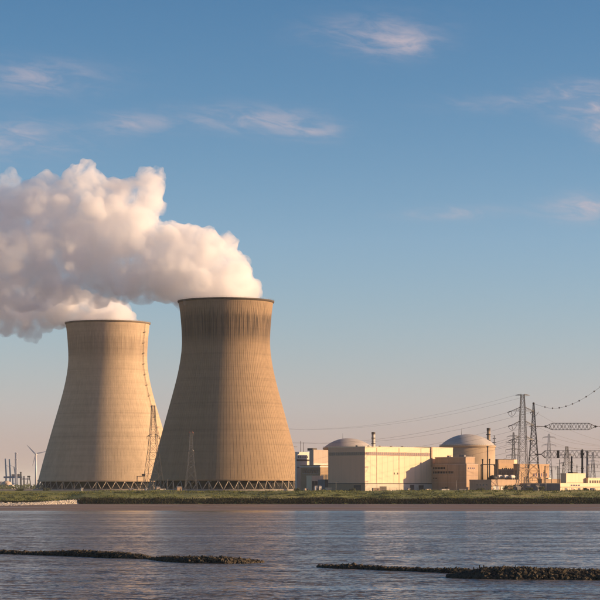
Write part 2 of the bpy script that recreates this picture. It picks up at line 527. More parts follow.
xs = [-9000, -5000, -2500, -1200, -700, -450] + [(-330 + i * 3.0) for i in range(int(700 / 3))] + [450, 700, 1200, 2500, 5000, 9000]
PROF = [(1478, -0.2), (1481, 1.3), (1484, 2.9), (1490, 3.5), (1500, 4.2), (1510, 4.7), (1520, 5.6), (1530, 6.9), (1540, 8.4), (1548, 9.2), (1556, 9.4), (1564, 9.25), (1572, 8.82), (1580, 8.55)]
def bank_z(X, k):
    y, z = PROF[k]
    c = cove(X)
    j = 6.5 * nz(X, 0, 0.018, 2.0) + 2.2 * nz(X, 0, 0.09, 4.0)
    yy = y + (j if k < 9 else 0) + c * max(0, (1548 - y)) * 0.25
    zz = z
    if 2 <= k <= 10:
        zz += 0.9 * nz(X, y, 0.035, 1.0) + 0.45 * nz(X, y, 0.15, 3.0) - c * min(z - 1, 2.2)
    return yy, zz
vs, fs = [], []
for X in xs:
    for k in range(len(PROF)):
        yy, zz = bank_z(X, k)
        vs.append((X, yy, zz))
n = len(PROF)
for i in range(len(xs) - 1):
    for k in range(n - 1):
        fs.append((i * n + k, (i + 1) * n + k, (i + 1) * n + k + 1, i * n + k + 1))
bank = tag(MB().add(vs, fs, True).build('grass_bank', MT['bank']), kind='structure')
bank['label'] = 'long grassy river bank below the power plant'

# mudflat laid bare at low water
vs, fs = [], []
MUD = [(1075, -0.25), (1110, 0.04), (1160, 0.10), (1250, 0.2), (1350, 0.34), (1440, 0.5), (1500, 0.7)]
for X in xs:
    for y, z in MUD:
        e = 26 * nz(X, 0, 0.006, 8.0) + 10 * nz(X, 0, 0.03, 5.0) if y < 1300 else 0
        vs.append((X, y + e, z + (0.10 * nz(X, y, 0.02, 6.0) if y > 1100 else 0)))
n = len(MUD)
for i in range(len(xs) - 1):
    for k in range(n - 1):
        fs.append((i * n + k, (i + 1) * n + k, (i + 1) * n + k + 1, i * n + k + 1))
mud = tag(MB().add(vs, fs, True).build('mudflat', MT['mud']), kind='structure')

ground = sheet('ground', -40000, 40000, 1574, 60000, G, MT['ground'])

# grass and reeds growing on the bank
def blades(name, rows, count, h0, h1, w, m, label, dens=None):
    mb = MB()
    r = random.Random(hash(name) % 1000 if False else len(name) * 7)
    got = 0
    while got < count:
        X = r.uniform(-330, 360)
        k = r.uniform(*rows)
        if dens and nz(X, k * 8, 0.05, 12.0) + 0.5 * nz(X, k * 10, 0.2, 2.0) < dens:
            if r.random() < 0.8:
                continue
        ki = min(int(k), len(PROF) - 2); f = k - ki
        a, b = bank_z(X, ki), bank_z(X, ki + 1)
        y = a[0] + (b[0] - a[0]) * f; z = a[1] + (b[1] - a[1]) * f
        h = r.uniform(h0, h1)
        for q in range(3):
            t = r.uniform(0, math.pi)
            dx, dy = math.cos(t) * w * r.uniform(.6, 1.3), math.sin(t) * w * r.uniform(.6, 1.3)
            lx, ly = r.uniform(-.35, .35) * h, r.uniform(-.35, .35) * h
            mb.add([(X - dx, y - dy, z - .1), (X + dx, y + dy, z - .1), (X + lx, y + ly, z + h * r.uniform(.7, 1.1))], [(0, 1, 2)])
        got += 1
    o = mb.build(name, m)
    return tag(o, label, kind='stuff')
blades('grass', (3.0, 10.5), 15000, 0.25, 0.8, 0.40, MT['grass_blade'], 'rough yellow green grass over the upper river bank', -0.05)
blades('reeds', (0.5, 3.2), 13000, 0.7, 1.8, 0.5, MT['reed'], 'dark reeds along the foot of the river bank')

def scrub():
    r = random.Random(31)
    mb = MB()
    placed = 0
    while placed < 150:
        X = r.uniform(-320, 350); k = r.uniform(1.6, 8.5)
        if nz(X, k * 6, 0.03, 21.0) < 0.05 and r.random() < .75:
            continue
        ki = int(k); f = k - ki
        a, b = bank_z(X, ki), bank_z(X, ki + 1)
        y = a[0] + (b[0] - a[0]) * f; z = a[1] + (b[1] - a[1]) * f
        w, h = r.uniform(1.2, 4.5), r.uniform(.6, 1.7)
        for q in range(int(60 * w)):
            t = r.uniform(0, 6.28); d = r.random() ** .5
            hh = h * (1 - d * d * .8) * r.uniform(.3, 1.05)
            p = Vector((X + math.cos(t) * d * w, y + math.sin(t) * d * w * .5, z + hh))
            u = Vector((r.gauss(0, 1), r.gauss(0, 1), r.gauss(0, 1))).normalized(); v = u.orthogonal().normalized(); s_ = r.uniform(.12, .34)
            mb.add([p - u * s_, p + v * s_ * .6, p + u * s_, p - v * s_ * .6], [(0, 1, 2, 3)])
        placed += 1
    tag(mb.build('scrub', MT['leaf']), 'dark low scrub scattered over the grassy bank', kind='stuff')
scrub()

# ------------------------------------------------------------------ rock groynes in the river
def ico(sub=1):
    import bmesh
    bm = bmesh.new()
    bmesh.ops.create_icosphere(bm, subdivisions=sub, radius=1.0)
    v = [tuple(q.co) for q in bm.verts]; f = [tuple(q.index for q in p.verts) for p in bm.faces]
    bm.free()
    return v, f
ICO1, ICO2 = ico(1), ico(2)

def groyne(label, path, stones, seed, posts=()):
    """path: (x_px, y_px waterline, height m, half width m)"""
    r = random.Random(seed)
    pts = []
    for x, y, h, w in path:
        D = ZC * F / (y - YH)
        pts.append((gx(x, D), D, h * .86, w))
    c = Vector((pts[len(pts) // 2][0], pts[len(pts) // 2][1], 0))
    t = thing('rock_groyne', label, 'groyne', c, 0, 'rock groynes in the river')
    def at(s):
        s = s * (len(pts) - 1); i = min(int(s), len(pts) - 2); f = s - i
        return [pts[i][k] * (1 - f) + pts[i + 1][k] * f for k in range(4)]
    mb = MB()
    NS, NC = 90, 9
    vs, fs = [], []
    for i in range(NS + 1):
        X, Y, h, w = at(i / NS)
        for k in range(NC):
            u = -1 + 2 * k / (NC - 1)
            z = h * max(0, 1 - u * u) * (0.85 + 0.35 * nz(X, Y + u * 3, 0.7, 1.0)) - 0.15 - (0.4 if abs(u) > .95 else 0)
            vs.append((X + nz(X, u * 5, 0.5, 3.0) * .3 - c.x, Y + u * w - c.y, z))
    for i in range(NS):
        for k in range(NC - 1):
            fs.append((i * NC + k, (i + 1) * NC + k, (i + 1) * NC + k + 1, i * NC + k + 1))
    mb.add(vs, fs, False)
    mb.build('rubble_core', MT['rock_core'], t)
    mb = MB()
    v0, f0 = ICO1
    for q in range(stones):
        X, Y, h, w = at(r.random())
        u = r.uniform(-1, 1)
        z = h * (1 - u * u)
        s = r.choice([.06, .08, .08, .10, .12, .12, .16, .22, .30]) * r.uniform(.8, 1.25) * (0.85 + 0.12 * min(h, 1.5))
        ax, ay, az = s * r.uniform(.8, 1.5), s * r.uniform(.8, 1.5), s * r.uniform(.6, 1.25)
        ph = r.uniform(0, 6.28)
        vv = []
        for p in v0:
            k = 1 + r.uniform(-.28, .22)
            a, b = p[0] * ax * k, p[1] * ay * k
            vv.append((X - c.x + a * math.cos(ph) - b * math.sin(ph), Y + u * w * .95 - c.y + a * math.sin(ph) + b * math.cos(ph), z + p[2] * az * k))
        mb.add(vv, f0)
    o = mb.build('stones', MT['rock'], t)
    tag(o, kind='stuff')
    mb = MB()
    for q in range(int(stones / 14)):
        X, Y, h, w = at(r.random()); u = r.uniform(-.7, .7); z = h * (1 - u * u); hh = r.uniform(.15, .42) * min(1, h + .2)
        mb.bar((X - c.x, Y + u * w - c.y, z - .1), (X - c.x + r.uniform(-.12, .12), Y + u * w - c.y, z + hh), r.uniform(.1, .22), .05)
    tag(mb.build('stakes', MT['rock'], t), kind='stuff')
    for s, u, hh in posts:
        X, Y, h, w = at(s)
        z = h * (1 - u * u)
        MB().tube([(X - c.x, Y + u * w - c.y, z - .3), (X - c.x + r.uniform(-.05, .05), Y + u * w - c.y, z + hh)], 0.09, 6).build('post', MT['post_wood'], t)
    return t

groyne('long low rock groyne running in from the left edge of the river',
       [(-60, 552.5, .55, 2.0), (0, 553.5, .55, 2.2), (45, 555, .55, 2.2), (75, 556, 1.0, 2.6), (110, 557.5, 1.0, 2.8), (140, 558.5, .7, 2.0), (153, 558.8, .12, 1.0)], 3600, 3)
groyne('short mounded rock groyne left of centre with tapering ends',
       [(150, 559.5, .15, 1.2), (165, 561, .7, 2.6), (190, 562.5, .95, 3.2), (225, 563, .95, 3.2), (245, 563, .6, 2.4), (263, 562.5, .1, 1.0)], 3000, 5)
groyne('thin low rock groyne right of centre joining the big rock mound',
       [(318, 567, .1, 1.0), (335, 568, .4, 1.8), (355, 568.5, .55, 2.0), (385, 570, .38, 1.6), (415, 571, .4, 1.6), (445, 572.5, .5, 1.8), (470, 573, .6, 1.8)], 2400, 7)
groyne('largest brown rock mound reaching out of frame at the right',
       [(448, 577.5, .2, 1.4), (465, 577.8, .75, 2.6), (485, 578, 1.35, 3.4), (515, 578.3, 1.5, 3.8), (560, 578.6, 1.3, 3.8), (600, 579, 1.15, 3.6), (660, 580, 1.1, 3.4)], 9000, 9,
       [(.24, .1, .55), (.29, .0, .7), (.325, .2, .6), (.27, -.2, .4)])

# pale stone spit at the left foot of the bank
def stone_spit():
    r = random.Random(4)
    t = thing('stone_spit', 'pale stone spit sloping to the water below the left tower', 'spit', (-190, 1400, 0))
    path = [(-380, 1370, 2.6, 60), (-260, 1372, 2.3, 58), (-205, 1380, 2.0, 50), (-186, 1392, 1.7, 40), (-176, 1408, 1.6, 30), (-170, 1430, 1.9, 20), (-163, 1458, 2.6, 12), (-150, 1486, 3.2, 8), (-138, 1500, 3.0, 5)]
    vs, fs = [], []
    NS, NC = 60, 12
    def at(s):
        s = s * (len(path) - 1); i = min(int(s), len(path) - 2); f = s - i
        return [path[i][k] * (1 - f) + path[i + 1][k] * f for k in range(4)]
    for i in range(NS + 1):
        X, Y, h, w = at(i / NS)
        for k in range(NC):
            u = -1 + 2 * k / (NC - 1)
            z = (h + .4) * min(1, (u + 1) * .62) - .4 + (.3 * nz(X, u * 9, .12, 2.0)) - (3.0 if k == NC - 1 else 0)
            vs.append((X + 190, Y - 1400 + u * w, z))
    for i in range(NS):
        for k in range(NC - 1):
            fs.append((i * NC + k, (i + 1) * NC + k, (i + 1) * NC + k + 1, i * NC + k + 1))
    MB().add(vs, fs).build('slope', MT['sand'], t)
    mb = MB()
    for q in range(2600):
        X, Y, h, w = at(r.random()); u = r.uniform(-1, .7)
        z = (h + .4) * min(1, (u + 1) * .62) - .4
        s = r.uniform(.3, .8); vv = []
        for p in ICO1[0]:
            k = 1 + r.uniform(-.3, .2)
            vv.append((X + 190 + p[0] * s * k * 1.2, Y - 1400 + u * w + p[1] * s * k, z + p[2] * s * k * .8))
        mb.add(vv, ICO1[1])
    tag(mb.build('stones', MT['sand'], t), kind='stuff')
stone_spit()

# ------------------------------------------------------------------ cooling towers
TPROF = [(0.0, 1.0), (0.03, 0.985), (0.08, 0.962), (0.14, 0.943), (0.20, 0.931), (0.25, 0.932), (0.31, 0.953), (0.38, 0.997), (0.45, 1.056),
         (0.55, 1.155), (0.65, 1.258), (0.75, 1.358), (0.85, 1.455), (0.93, 1.528), (1.0, 1.590)]
def tprof(t, base_ratio):
    for i in range(len(TPROF) - 1):
        if t <= TPROF[i + 1][0] + 1e-9:
            a, b = TPROF[i], TPROF[i + 1]
            # catmull-rom through the measured half widths
            p0 = TPROF[max(i - 1, 0)]; p3 = TPROF[min(i + 2, len(TPROF) - 1)]
            f = (t - a[0]) / (b[0] - a[0]); h = b[0] - a[0]
            m1 = (b[1] - p0[1]) / (b[0] - p0[0]) * h; m2 = (p3[1] - a[1]) / (p3[0] - a[0]) * h
            f2, f3 = f * f, f * f * f
            v = (2 * f3 - 3 * f2 + 1) * a[1] + (f3 - 2 * f2 + f) * m1 + (-2 * f3 + 3 * f2) * b[1] + (f3 - f2) * m2
            return v * (1 + (base_ratio / 1.590 - 1) * t)
    return base_ratio

def cooling_tower(label, xpx, D, rtop, rbase, mshell, ladder_ang, groove, mrim, H, nribs=132, pairs=48):
    H0 = 9.2
    t = thing('cooling_tower', label, 'cooling tower', (gx(xpx, D), D, G))
    rad = lambda z: rtop * tprof((H - z) / (H - H0), rbase / rtop)
    # shell with meridional wind ribs
    rows = 74
    vs, fs = [], []
    per = 5
    ofs = [0.0, 0.80, 0.83, 0.94, 0.97]
    hgts = [0.0, 0.0, -groove, -groove, 0.0]
    nn = nribs * per
    for i in range(rows + 1):
        z = H0 + (H - H0) * i / rows
        R = rad(z)
        fade = min(1, (H - z) / 4.0)
        for q in range(nribs):
            for o, hh in zip(ofs, hgts):
                a = 2 * math.pi * (q + o) / nribs
                rr = R + hh * fade
                vs.append((rr * math.cos(a), rr * math.sin(a), z))
    for i in range(rows):
        for k in range(nn):
            k2 = (k + 1) % nn
            fs.append((i * nn + k, i * nn + k2, (i + 1) * nn + k2, (i + 1) * nn + k))
    mb = MB().add(vs, fs, False)
    # inner face
    nin = 96
    prof = [(rad(H0 + (H - H0) * i / 30) - (0.9 if i else 1.0), H0 + (H - H0) * i / 30) for i in range(31)]
    v2, f2 = [], []
    for r_, z in prof:
        for k in range(nin):
            a = 2 * math.pi * k / nin
            v2.append((r_ * math.cos(a), r_ * math.sin(a), z))
    for i in range(30):
        for k in range(nin):
            k2 = (k + 1) % nin
            f2.append((i * nin + k2, i * nin + k, (i + 1) * nin + k, (i + 1) * nin + k2))
    mb.add(v2, f2, True)
    mb.build('shell', mshell, t)
    # cornice with a walkway and handrail
    rt = rad(H)
    MB().lathe([(rt - 1.2, H - 1.4), (rt + 0.35, H - 1.4), (rt + 0.95, H - 0.7), (rt + 0.95, H + 0.25), (rt - 1.2, H + 0.25), (rt - 1.2, H - 1.4)], 132, smooth=False, cap=False).build('rim', mrim, t)
    mb = MB()
    for k in range(66):
        a, b = 2 * math.pi * k / 66, 2 * math.pi * (k + 1) / 66
        pa = Vector(((rt + .8) * math.cos(a), (rt + .8) * math.sin(a), H + .25)); pb = Vector(((rt + .8) * math.cos(b), (rt + .8) * math.sin(b), H + .25))
        mb.bar(pa, pa + Vector((0, 0, 1.1)), .07)
        for zz in (.55, 1.1):
            mb.bar(pa + Vector((0, 0, zz)), pb + Vector((0, 0, zz)), .06)
    mb.build('handrail', MT['galv'], t)
    rb = rad(H0)
    MB().lathe([(rb - 1.3, H0 - .7), (rb + .35, H0 - .7), (rb + .55, H0 + .2), (rb + .4, H0 + 1.1), (rb - 1.3, H0 + 1.1), (rb - 1.3, H0 - .7)], 132, smooth=False, cap=False).build('ring_beam', mshell, t)
    # raking support columns, two to a footing
    RF = rb + 2.6
    def column(a0, a1):
        p = Vector((RF * math.cos(a0), RF * math.sin(a0), 0.6)); q = Vector(((rb - .3) * math.cos(a1), (rb - .3) * math.sin(a1), H0 - .6))
        return MB().tube([p, q], [0.40, 0.36], 7)
    step = 2 * math.pi / pairs
    m1 = column(0, step * .5).mesh('column', MT['column']); m2 = column(0, -step * .5).mesh('column', MT['column'])
    fm = MB().box(RF - 1.1, RF + 1.1, -1.0, 1.0, 0, .8).mesh('footing', MT['column'])
    for k in range(pairs):
        for me in (m1, m2):
            link_copy(me, 'column', t, (0, 0, 0), k * step)
        link_copy(fm, 'footing', t, (0, 0, 0), k * step)
    # basin wall, and packing darkened in colour to shade the air inlet
    MB().lathe([(RF + 2.4, -.6), (RF + 2.4, 1.3), (RF + 2.0, 1.3), (RF + 2.0, -.6), (RF + 2.4, -.6)], 96, smooth=False, cap=False).build('basin_wall', MT['concrete'], t)
    MB().lathe([(rb - 4.5, 0.1), (rb - 4.5, H0 + 1.5), (rb - 1.3, H0 + 1.5), (rb - 1.3, H0 + 2.2), (0.5, H0 + 2.2)], 96, smooth=False).build('fill_pack', MT['packing_shade'], t)
    # climbing ladder with rest platforms
    mb = MB()
    a = ladder_ang
    er, et = Vector((math.cos(a), math.sin(a), 0)), Vector((-math.sin(a), math.cos(a), 0))
    pts = [er * (rad(H0 + (H - H0) * i / 60) + .75) + Vector((0, 0, H0 + (H - H0) * i / 60)) for i in range(61)]
    for s in (-.45, .45):
        mb.tube([p + et * s for p in pts], .09, 4)
    for p in pts[::1]:
        mb.bar(p - et * .45, p + et * .45, .07)
        mb.bar(p - et * .45 + er * .6, p + et * .45 + er * .6, .08)
        mb.bar(p - et * .45, p - et * .45 + er * .6, .07); mb.bar(p + et * .45, p + et * .45 + er * .6, .07)
    mb.build('ladder', MT['galv_dark'], t)
    for i in range(4, 60, 4):
        p = pts[i]
        m_ = MB()
        c = [p - et * 1.1 - er * .7, p + et * 1.1 - er * .7, p + et * 1.1 + er * 1.1, p - et * 1.1 + er * 1.1]
        m_.add([*c, *[q + Vector((0, 0, .16)) for q in c]], [(3, 2, 1, 0), (4, 5, 6, 7), (0, 1, 5, 4), (1, 2, 6, 5), (2, 3, 7, 6), (3, 0, 4, 7)])
        for q in c[1:]:
            m_.bar(q, q + Vector((0, 0, 1.3)), .09)
        for u, v in ((1, 2), (2, 3)):
            m_.bar(c[u] + Vector((0, 0, 1.3)), c[v] + Vector((0, 0, 1.3)), .1)
            m_.bar(c[u] + Vector((0, 0, .7)), c[v] + Vector((0, 0, .7)), .08)
        m_.build('platform', MT['galv_dark'], t)
    return t

T1X, T1D = 226.0, 1926.0
T2X, T2D = 107.8, 2205.0
cooling_tower('nearer brown concrete cooling tower with dark streaks under its rim', T1X, T1D, 41.4, 66.3, MT['tower_a'], math.radians(38), 0.11, MT['rim_a'], 165.6)
cooling_tower('farther pale concrete cooling tower with a dark ladder up its sunlit side', T2X, T2D, 42.0, 69.6, MT['tower_b'], math.radians(-24), 0.05, MT['rim_b'], 167.4)

# ------------------------------------------------------------------ buildings on the plant's grid (turned 45 degrees)
TH = math.radians(45)
cT, sT = math.cos(TH), math.sin(TH)

def dims(xc, xl, xr, yt, D):
    Xc = gx(xc, D)
    pr, pl = xr - 300.0, xl - 300.0
    wr = (pr * D - F * Xc) / (F * cT - pr * sT)
    wl = (F * Xc - pl * D) / (pl * cT + F * sT)
    return wl, wr, hgt(yt, D)

def block(name, label, cat, xc, xl, xr, yt, D, mwall, group=None, parapet=0.8, mroof=None, ybase=None):
    """a building whose near corner stands at photograph column xc; dark face to the left, sunlit face to the right"""
    wl, wr, h = dims(xc, xl, xr, yt, D)
    t = thing(name, label, cat, (gx(xc, D), D, G), TH, group)
    MB().box(0, wr, 0, wl, -0.5, h).build('wall', mwall, t)
    mb = MB()
    p = 0.25
    e = 0.14
    mb.box(-e, wr + e, -e, p, h + .003, h + parapet); mb.box(-e, wr + e, wl - p, wl + e, h + .003, h + parapet)
    mb.box(-e, p, p + .002, wl - p - .002, h + .003, h + parapet); mb.box(wr - p, wr + e, p + .002, wl - p - .002, h + .003, h + parapet)
    mb.build('parapet', mwall, t)
    MB().box(p + .01, wr - p - .01, p + .01, wl - p - .01, h + .004, h + .2).build('roof', mroof or MT['roof'], t)
    return t, wl, wr, h

def windows_right(t, x0, x1, n, z0, z1, fill=0.6, m=None, name='window', y=0.0):
    """windows on the sunlit face (local y = 0)"""
    st = (x1 - x0) / n
    for i in range(n):
        a = x0 + st * (i + .5 - fill / 2); b = a + st * fill
        w = MB().box(a, b, y - .10, y + .2, z0, z1).build(name, m or MT['glass'], t)
        MB().box(a - .12, b + .12, y - .22, y - .02, z0 - .22, z0 - .003).build('sill', MT['white'], w)

def windows_left(t, y0, y1, n, z0, z1, fill=0.6, m=None, name='window', x=0.0):
    st = (y1 - y0) / n
    for i in range(n):
        a = y0 + st * (i + .5 - fill / 2); b = a + st * fill
        w = MB().box(x - .10, x + .2, a, b, z0, z1).build(name, m or MT['glass'], t)
        MB().box(x - .22, x - .02, a - .12, b + .12, z0 - .22, z0 - .003).build('sill', MT['white'], w)

def roof_rail(t, wr, wl, z, step=2.5):
    mb = MB()
    for (x0, y0), (x1, y1) in (((.3, .3), (wr - .3, .3)), ((.3, .3), (.3, wl - .3)), ((wr - .3, .3), (wr - .3, wl - .3))):
        a, b = Vector((x0, y0, z)), Vector((x1, y1, z))
        n = max(2, int((b - a).length / step))
        for i in range(n + 1):
            p = a.lerp(b, i / n); mb.bar(p - Vector((0, 0, .3)), p + Vector((0, 0, 1.0)), .06)
        for zz in (.5, 1.0):
            mb.bar(a + Vector((0, 0, zz)), b + Vector((0, 0, zz)), .05)
    mb.build('handrail', MT['galv'], t)

# --- the big cream turbine hall
HD = 1650.0
def turbine_hall():
    t, wl, wr, h = block('turbine_hall', 'large cream turbine hall with a dark ribbon of windows', 'building', 365, 328.2, 432, 447.2, HD, MT['cream'], parapet=.6)
    zb = hgt(483.4, HD)
    # set back dark joint and plinth
    MB().box(-.16, wr + .1, -.16, wl + .1, zb - .35, zb + .25).build('joint', MT['trim'], t)
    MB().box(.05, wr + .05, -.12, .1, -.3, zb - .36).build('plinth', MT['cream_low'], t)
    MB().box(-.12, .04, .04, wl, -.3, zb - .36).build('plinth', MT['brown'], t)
    MB().box(-.08, .04, .04, wl - .02, zb + .26, h - .02).build('gable_shade_sheet', MT['gable_shade'], t)  # ochre sheet paints the warm shade on the hall's left face
    z0, z1 = hgt(455.0, HD), hgt(452.2, HD)
    MB().box(0, wr - .6, -.10, .1, z0 - .25, z1 + .25).build('window_band', MT['tan'], t)
    MB().box(-.10, -.01, .5, wl - .5, z0 - .25, z1 + .25).build('window_band', MT['tan'], t)
    n = 34
    st = (wr - 3.0) / n
    me = MB().box(0, st * .72, -.16, .0, z0, z1).mesh('window', MT['glass_brown'])
    for i in range(n):
        link_copy(me, 'window', t, (1.2 + st * (i + .14), 0, 0))
    n2 = 16; st2 = (wl - 2.0) / n2
    me = MB().box(-.16, .0, 0, st2 * .8, z0, z1).mesh('window', MT['glass_brown'])
    for i in range(n2):
        link_copy(me, 'window', t, (0, 1.0 + st2 * (i + .1), 0))
    # two small openings mid wall, cladding seams, doors
    for px in (394.3, 397.6):
        _, w_, _ = dims(365, 364, px, 447, HD)
        MB().box(w_ - .55, w_ + .55, -.12, .1, hgt(474.2, HD), hgt(472.3, HD)).build('vent', MT['trim'], t)
    for px, wd, y0 in ((383, 7.5, 486.6), (412, 4.5, 485.0), (421, 5.5, 485.4)):
        _, w_, _ = dims(365, 364, px, 447, HD)
        d = MB().box(w_ - wd / 2, w_ + wd / 2, -.2, .0, 0.05, hgt(y0, HD)).build('door', MT['trim'], t)
        MB().bar((w_ - wd / 2 - .15, -.2, hgt(y0, HD) + .15), (w_ + wd / 2 + .15, -.2, hgt(y0, HD) + .15), .3).build('lintel', MT['concrete'], d)
    MB().box(-.22, -.02, 4.0, 11.5, .05, 4.6).build('door', MT['trim'], t)
    # seams between cladding bays
    mb = MB()
    for i in range(1, 12):
        x = wr * i / 12
        mb.box(x - .07, x + .07, -.05, .02, zb + .3, z0 - .3)
    mb.build('cladding_seams', MT['cream_low'], t)
    roof_rail(t, wr, wl, h + .6)
    for x in (wr * .17, wr * .5, wr * .83):
        MB().tube([(x, -.16, .3), (x, -.16, h - .2)], .11, 6).build('downpipe', MT['cream_low'], t)
    for i in range(5):
        x = wr * (.15 + .17 * i); y = wl * .5
        MB().lathe([(.9, h + .2), (.9, h + 1.3), (1.25, h + 1.4), (.3, h + 1.9)], 12, (x, y, 0)).build('roof_vent', MT['galv'], t)
    # vertical dark service duct at the right end, as high as the roof
    MB().box(wr - 1.7, wr - .3, -.9, -.02, hgt(466, HD), h + .9).build('duct', MT['tan'], t)
    return t, wl, wr, h
hall, HWL, HWR, HH = turbine_hall()

def hall_pt(lx, ly):
    """local point of the turbine hall in the world"""
    return Vector((gx(365, HD) + lx * cT - ly * sT, HD + lx * sT + ly * cT, G))

# extension that continues the hall behind the office block
def hall_extension():
    p = hall_pt(HWR + .4, 1.2)
    t = thing('hall_extension', 'square cream upper block joined to the right end of the turbine hall', 'building', p, TH)
    w = 25.5
    h = hgt(448.0, p.y)
    MB().box(0, w, 0, 26, -.5, h).build('wall', MT['cream'], t)
    MB().box(-.1, w + .15, -.15, 26.1, h + .003, h + .6).build('parapet', MT['cream'], t)
    MB().box(.3, w - .3, .3, 25.7, h + .604, h + .75).build('roof', MT['roof'], t)
hall_extension()

def office_block():
    """stands out at right angles from the hall; its long dark side faces left"""
    Pn = 35.5
    p = hall_pt(HWR - .5, -Pn - .02)
    t = thing('office_block', 'flat roofed tan office block with rows of small windows and a penthouse', 'building', p, TH)
    D = p.y
    h = hgt(464.6, D)
    w = 13.6
    MB().box(0, w, 0, Pn, -.5, h).build('wall', MT['tan'], t)
    MB().box(-.18, w + .18, -.18, Pn - .02, h + .003, h + .55).build('parapet', MT['pink'], t)
    MB().box(.2, w - .2, .2, Pn - .2, h + .553, h + .7).build('roof', MT['roof'], t)
    # penthouse
    hp = hgt(457.6, D + 12)
    pw = MB().box(1.4, w - 1.5, 2.0, Pn - 2.5, h + .71, hp).build('penthouse', MT['tan'], t)
    MB().box(1.1, w - 1.2, 1.7, Pn - 2.2, hp + .003, hp + .5).build('parapet', MT['pink'], pw)
    # window rows on the dark side, counted from the hall end
    z = hgt(469.3, D + 12)
    windows_left(t, Pn - 14.0, Pn - 1.5, 8, z, z + 1.8, .7)
    z = hgt(473.6, D + 12)
    windows_left(t, Pn - 22.5, Pn - 1.5, 13, z, z + 1.8, .66)
    z = hgt(479.2, D + 12)
    windows_left(t, Pn - 6.0, Pn - 1.5, 3, z, z + 1.2, .5)
    windows_right(t, 1.5, w - 3.5, 4, hgt(469.0, D), hgt(467.4, D), .5)
    MB().box(-.12, .1, Pn - 17, Pn - 13.5, .05, 3.2).build('door', MT['trim'], t)
    MB().box(-.12, .1, Pn - 12.5, Pn - 10.5, .05, 2.8).build('door', MT['trim'], t)
    roof_rail(t, w, Pn, h + .6)
    for x, y, a, b, c in ((3.0, 5.0, 2.2, 3.0, 1.4), (8.0, 12.0, 1.6, 2.2, 1.8), (5.0, 22.0, 2.6, 2.0, 1.2)):
        MB().box(x, x + a, y, y + b, hp + .51, hp + .51 + c).build('roof_plant', MT['grey'], t)
    MB().tube([(w - 2.2, 3.5, h + .7), (w - 2.2, 3.5, h + 7.5)], .1, 6).build('aerial', MT['galv_dark'], t)
    for y in (7.5, 19.0, 29.0):
        MB().tube([(-.12, y, .3), (-.12, y, h)], .1, 6).build('downpipe', MT['brown'], t)
    # horizontal pour joints
    mb = MB()
    for k in (.33, .55, .78):
        mb.box(-.05, .05, .02, Pn - .05, h * k, h * k + .14)
        mb.box(.02, w - .02, -.05, .05, h * k, h * k + .14)
    mb.build('string_course', MT['pink'], t)
office_block()

# --- reactor buildings
def reactor(label, xpx, D, R, yspring, ytop, mw):
    t = thing('reactor_building', label, 'reactor dome', (gx(xpx, D), D, G))
    h = hgt(yspring, D); top = hgt(ytop, D); rise = top - h
    MB().lathe([(R, -.5), (R, h - 1.6)], 96).build('wall', mw, t)
    MB().lathe([(R + .01, h - 1.597), (R + .7, h - 1.4), (R + .7, h - .3), (R + .1, h)], 96).build('ring_beam', mw, t)
    Rs = (R * R + rise * rise) / (2 * rise)
    prof = []
    a0 = math.asin(min(1, R / Rs))
    for i in range(17):
        a = a0 * (1 - i / 16)
        prof.append((max(Rs * math.sin(a), .02), h + .003 + Rs * math.cos(a) - (Rs - rise)))
    d = MB().lathe(prof, 96).build('dome', MT['dome_roof'], t)
    MB().tube([(-5.0, 0, top - .6), (-5.0, 0, top + 4.6)], [.16, .07], 5).build('lightning_rod', MT['galv_dark'], d)
    mb = MB()
    for k in range(72):
        a, b = 2 * math.pi * k / 72, 2 * math.pi * (k + 1) / 72
        pa = Vector(((R + .5) * math.cos(a), (R + .5) * math.sin(a), h - .3)); pb = Vector(((R + .5) * math.cos(b), (R + .5) * math.sin(b), h - .3))
        mb.bar(pa, pa + Vector((0, 0, 1.2)), .08); mb.bar(pa + Vector((0, 0, 1.2)), pb + Vector((0, 0, 1.2)), .08)
    mb.build('handrail', MT['galv'], t)
    return t
reactor('pale round reactor dome standing above the office block', 467.6, 1795.0, 22.4, 445.6, 434.2, MT['dome_c'])
reactor('grey reactor dome just showing above the roof of the turbine hall', 348.2, 2010.0, 22.6, 447.8, 438.2, MT['dome_c'])

def stack(label, xpx, ytop, D, r, mw, bands=True, ladder=True, wide=None):
    t = thing('vent_stack', label, 'chimney', (gx(xpx, D), D, G))
    h = hgt(ytop, D)
    MB().lathe([(r * 1.15, -.5), (r, h - 2.2)], 20).build('shaft', mw, t)
    MB().lathe([(r * 1.12, h - 2.197), (r * 1.12, h), (r * .8, h + .001), (r * .8, h - 1.0)], 20, smooth=False).build('cap', MT['trim'], t)
    if bands:
        for z in (h - 5.5, h - 10.5):
            MB().lathe([(r + .01, z - .4), (r + .55, z - .4), (r + .55, z + .3), (r + .01, z + .3)], 20, smooth=False, cap=False).build('gallery', MT['galv_dark'], t)
    if ladder:
        mb = MB(); mb.bar((-r * .8, -r * .95, 0), (-r * .7, -r * .9, h), .28); mb.build('ladder', MT['galv_dark'], t)
    return t
stack('slim pale vent stack rising right of the grey dome', 373.4, 432.0, 2010.0, 1.55, MT['white'])
stack('pale vent stack rising behind the round reactor dome', 488.6, 428.0, 1870.0, 1.45, MT['dome_c'])

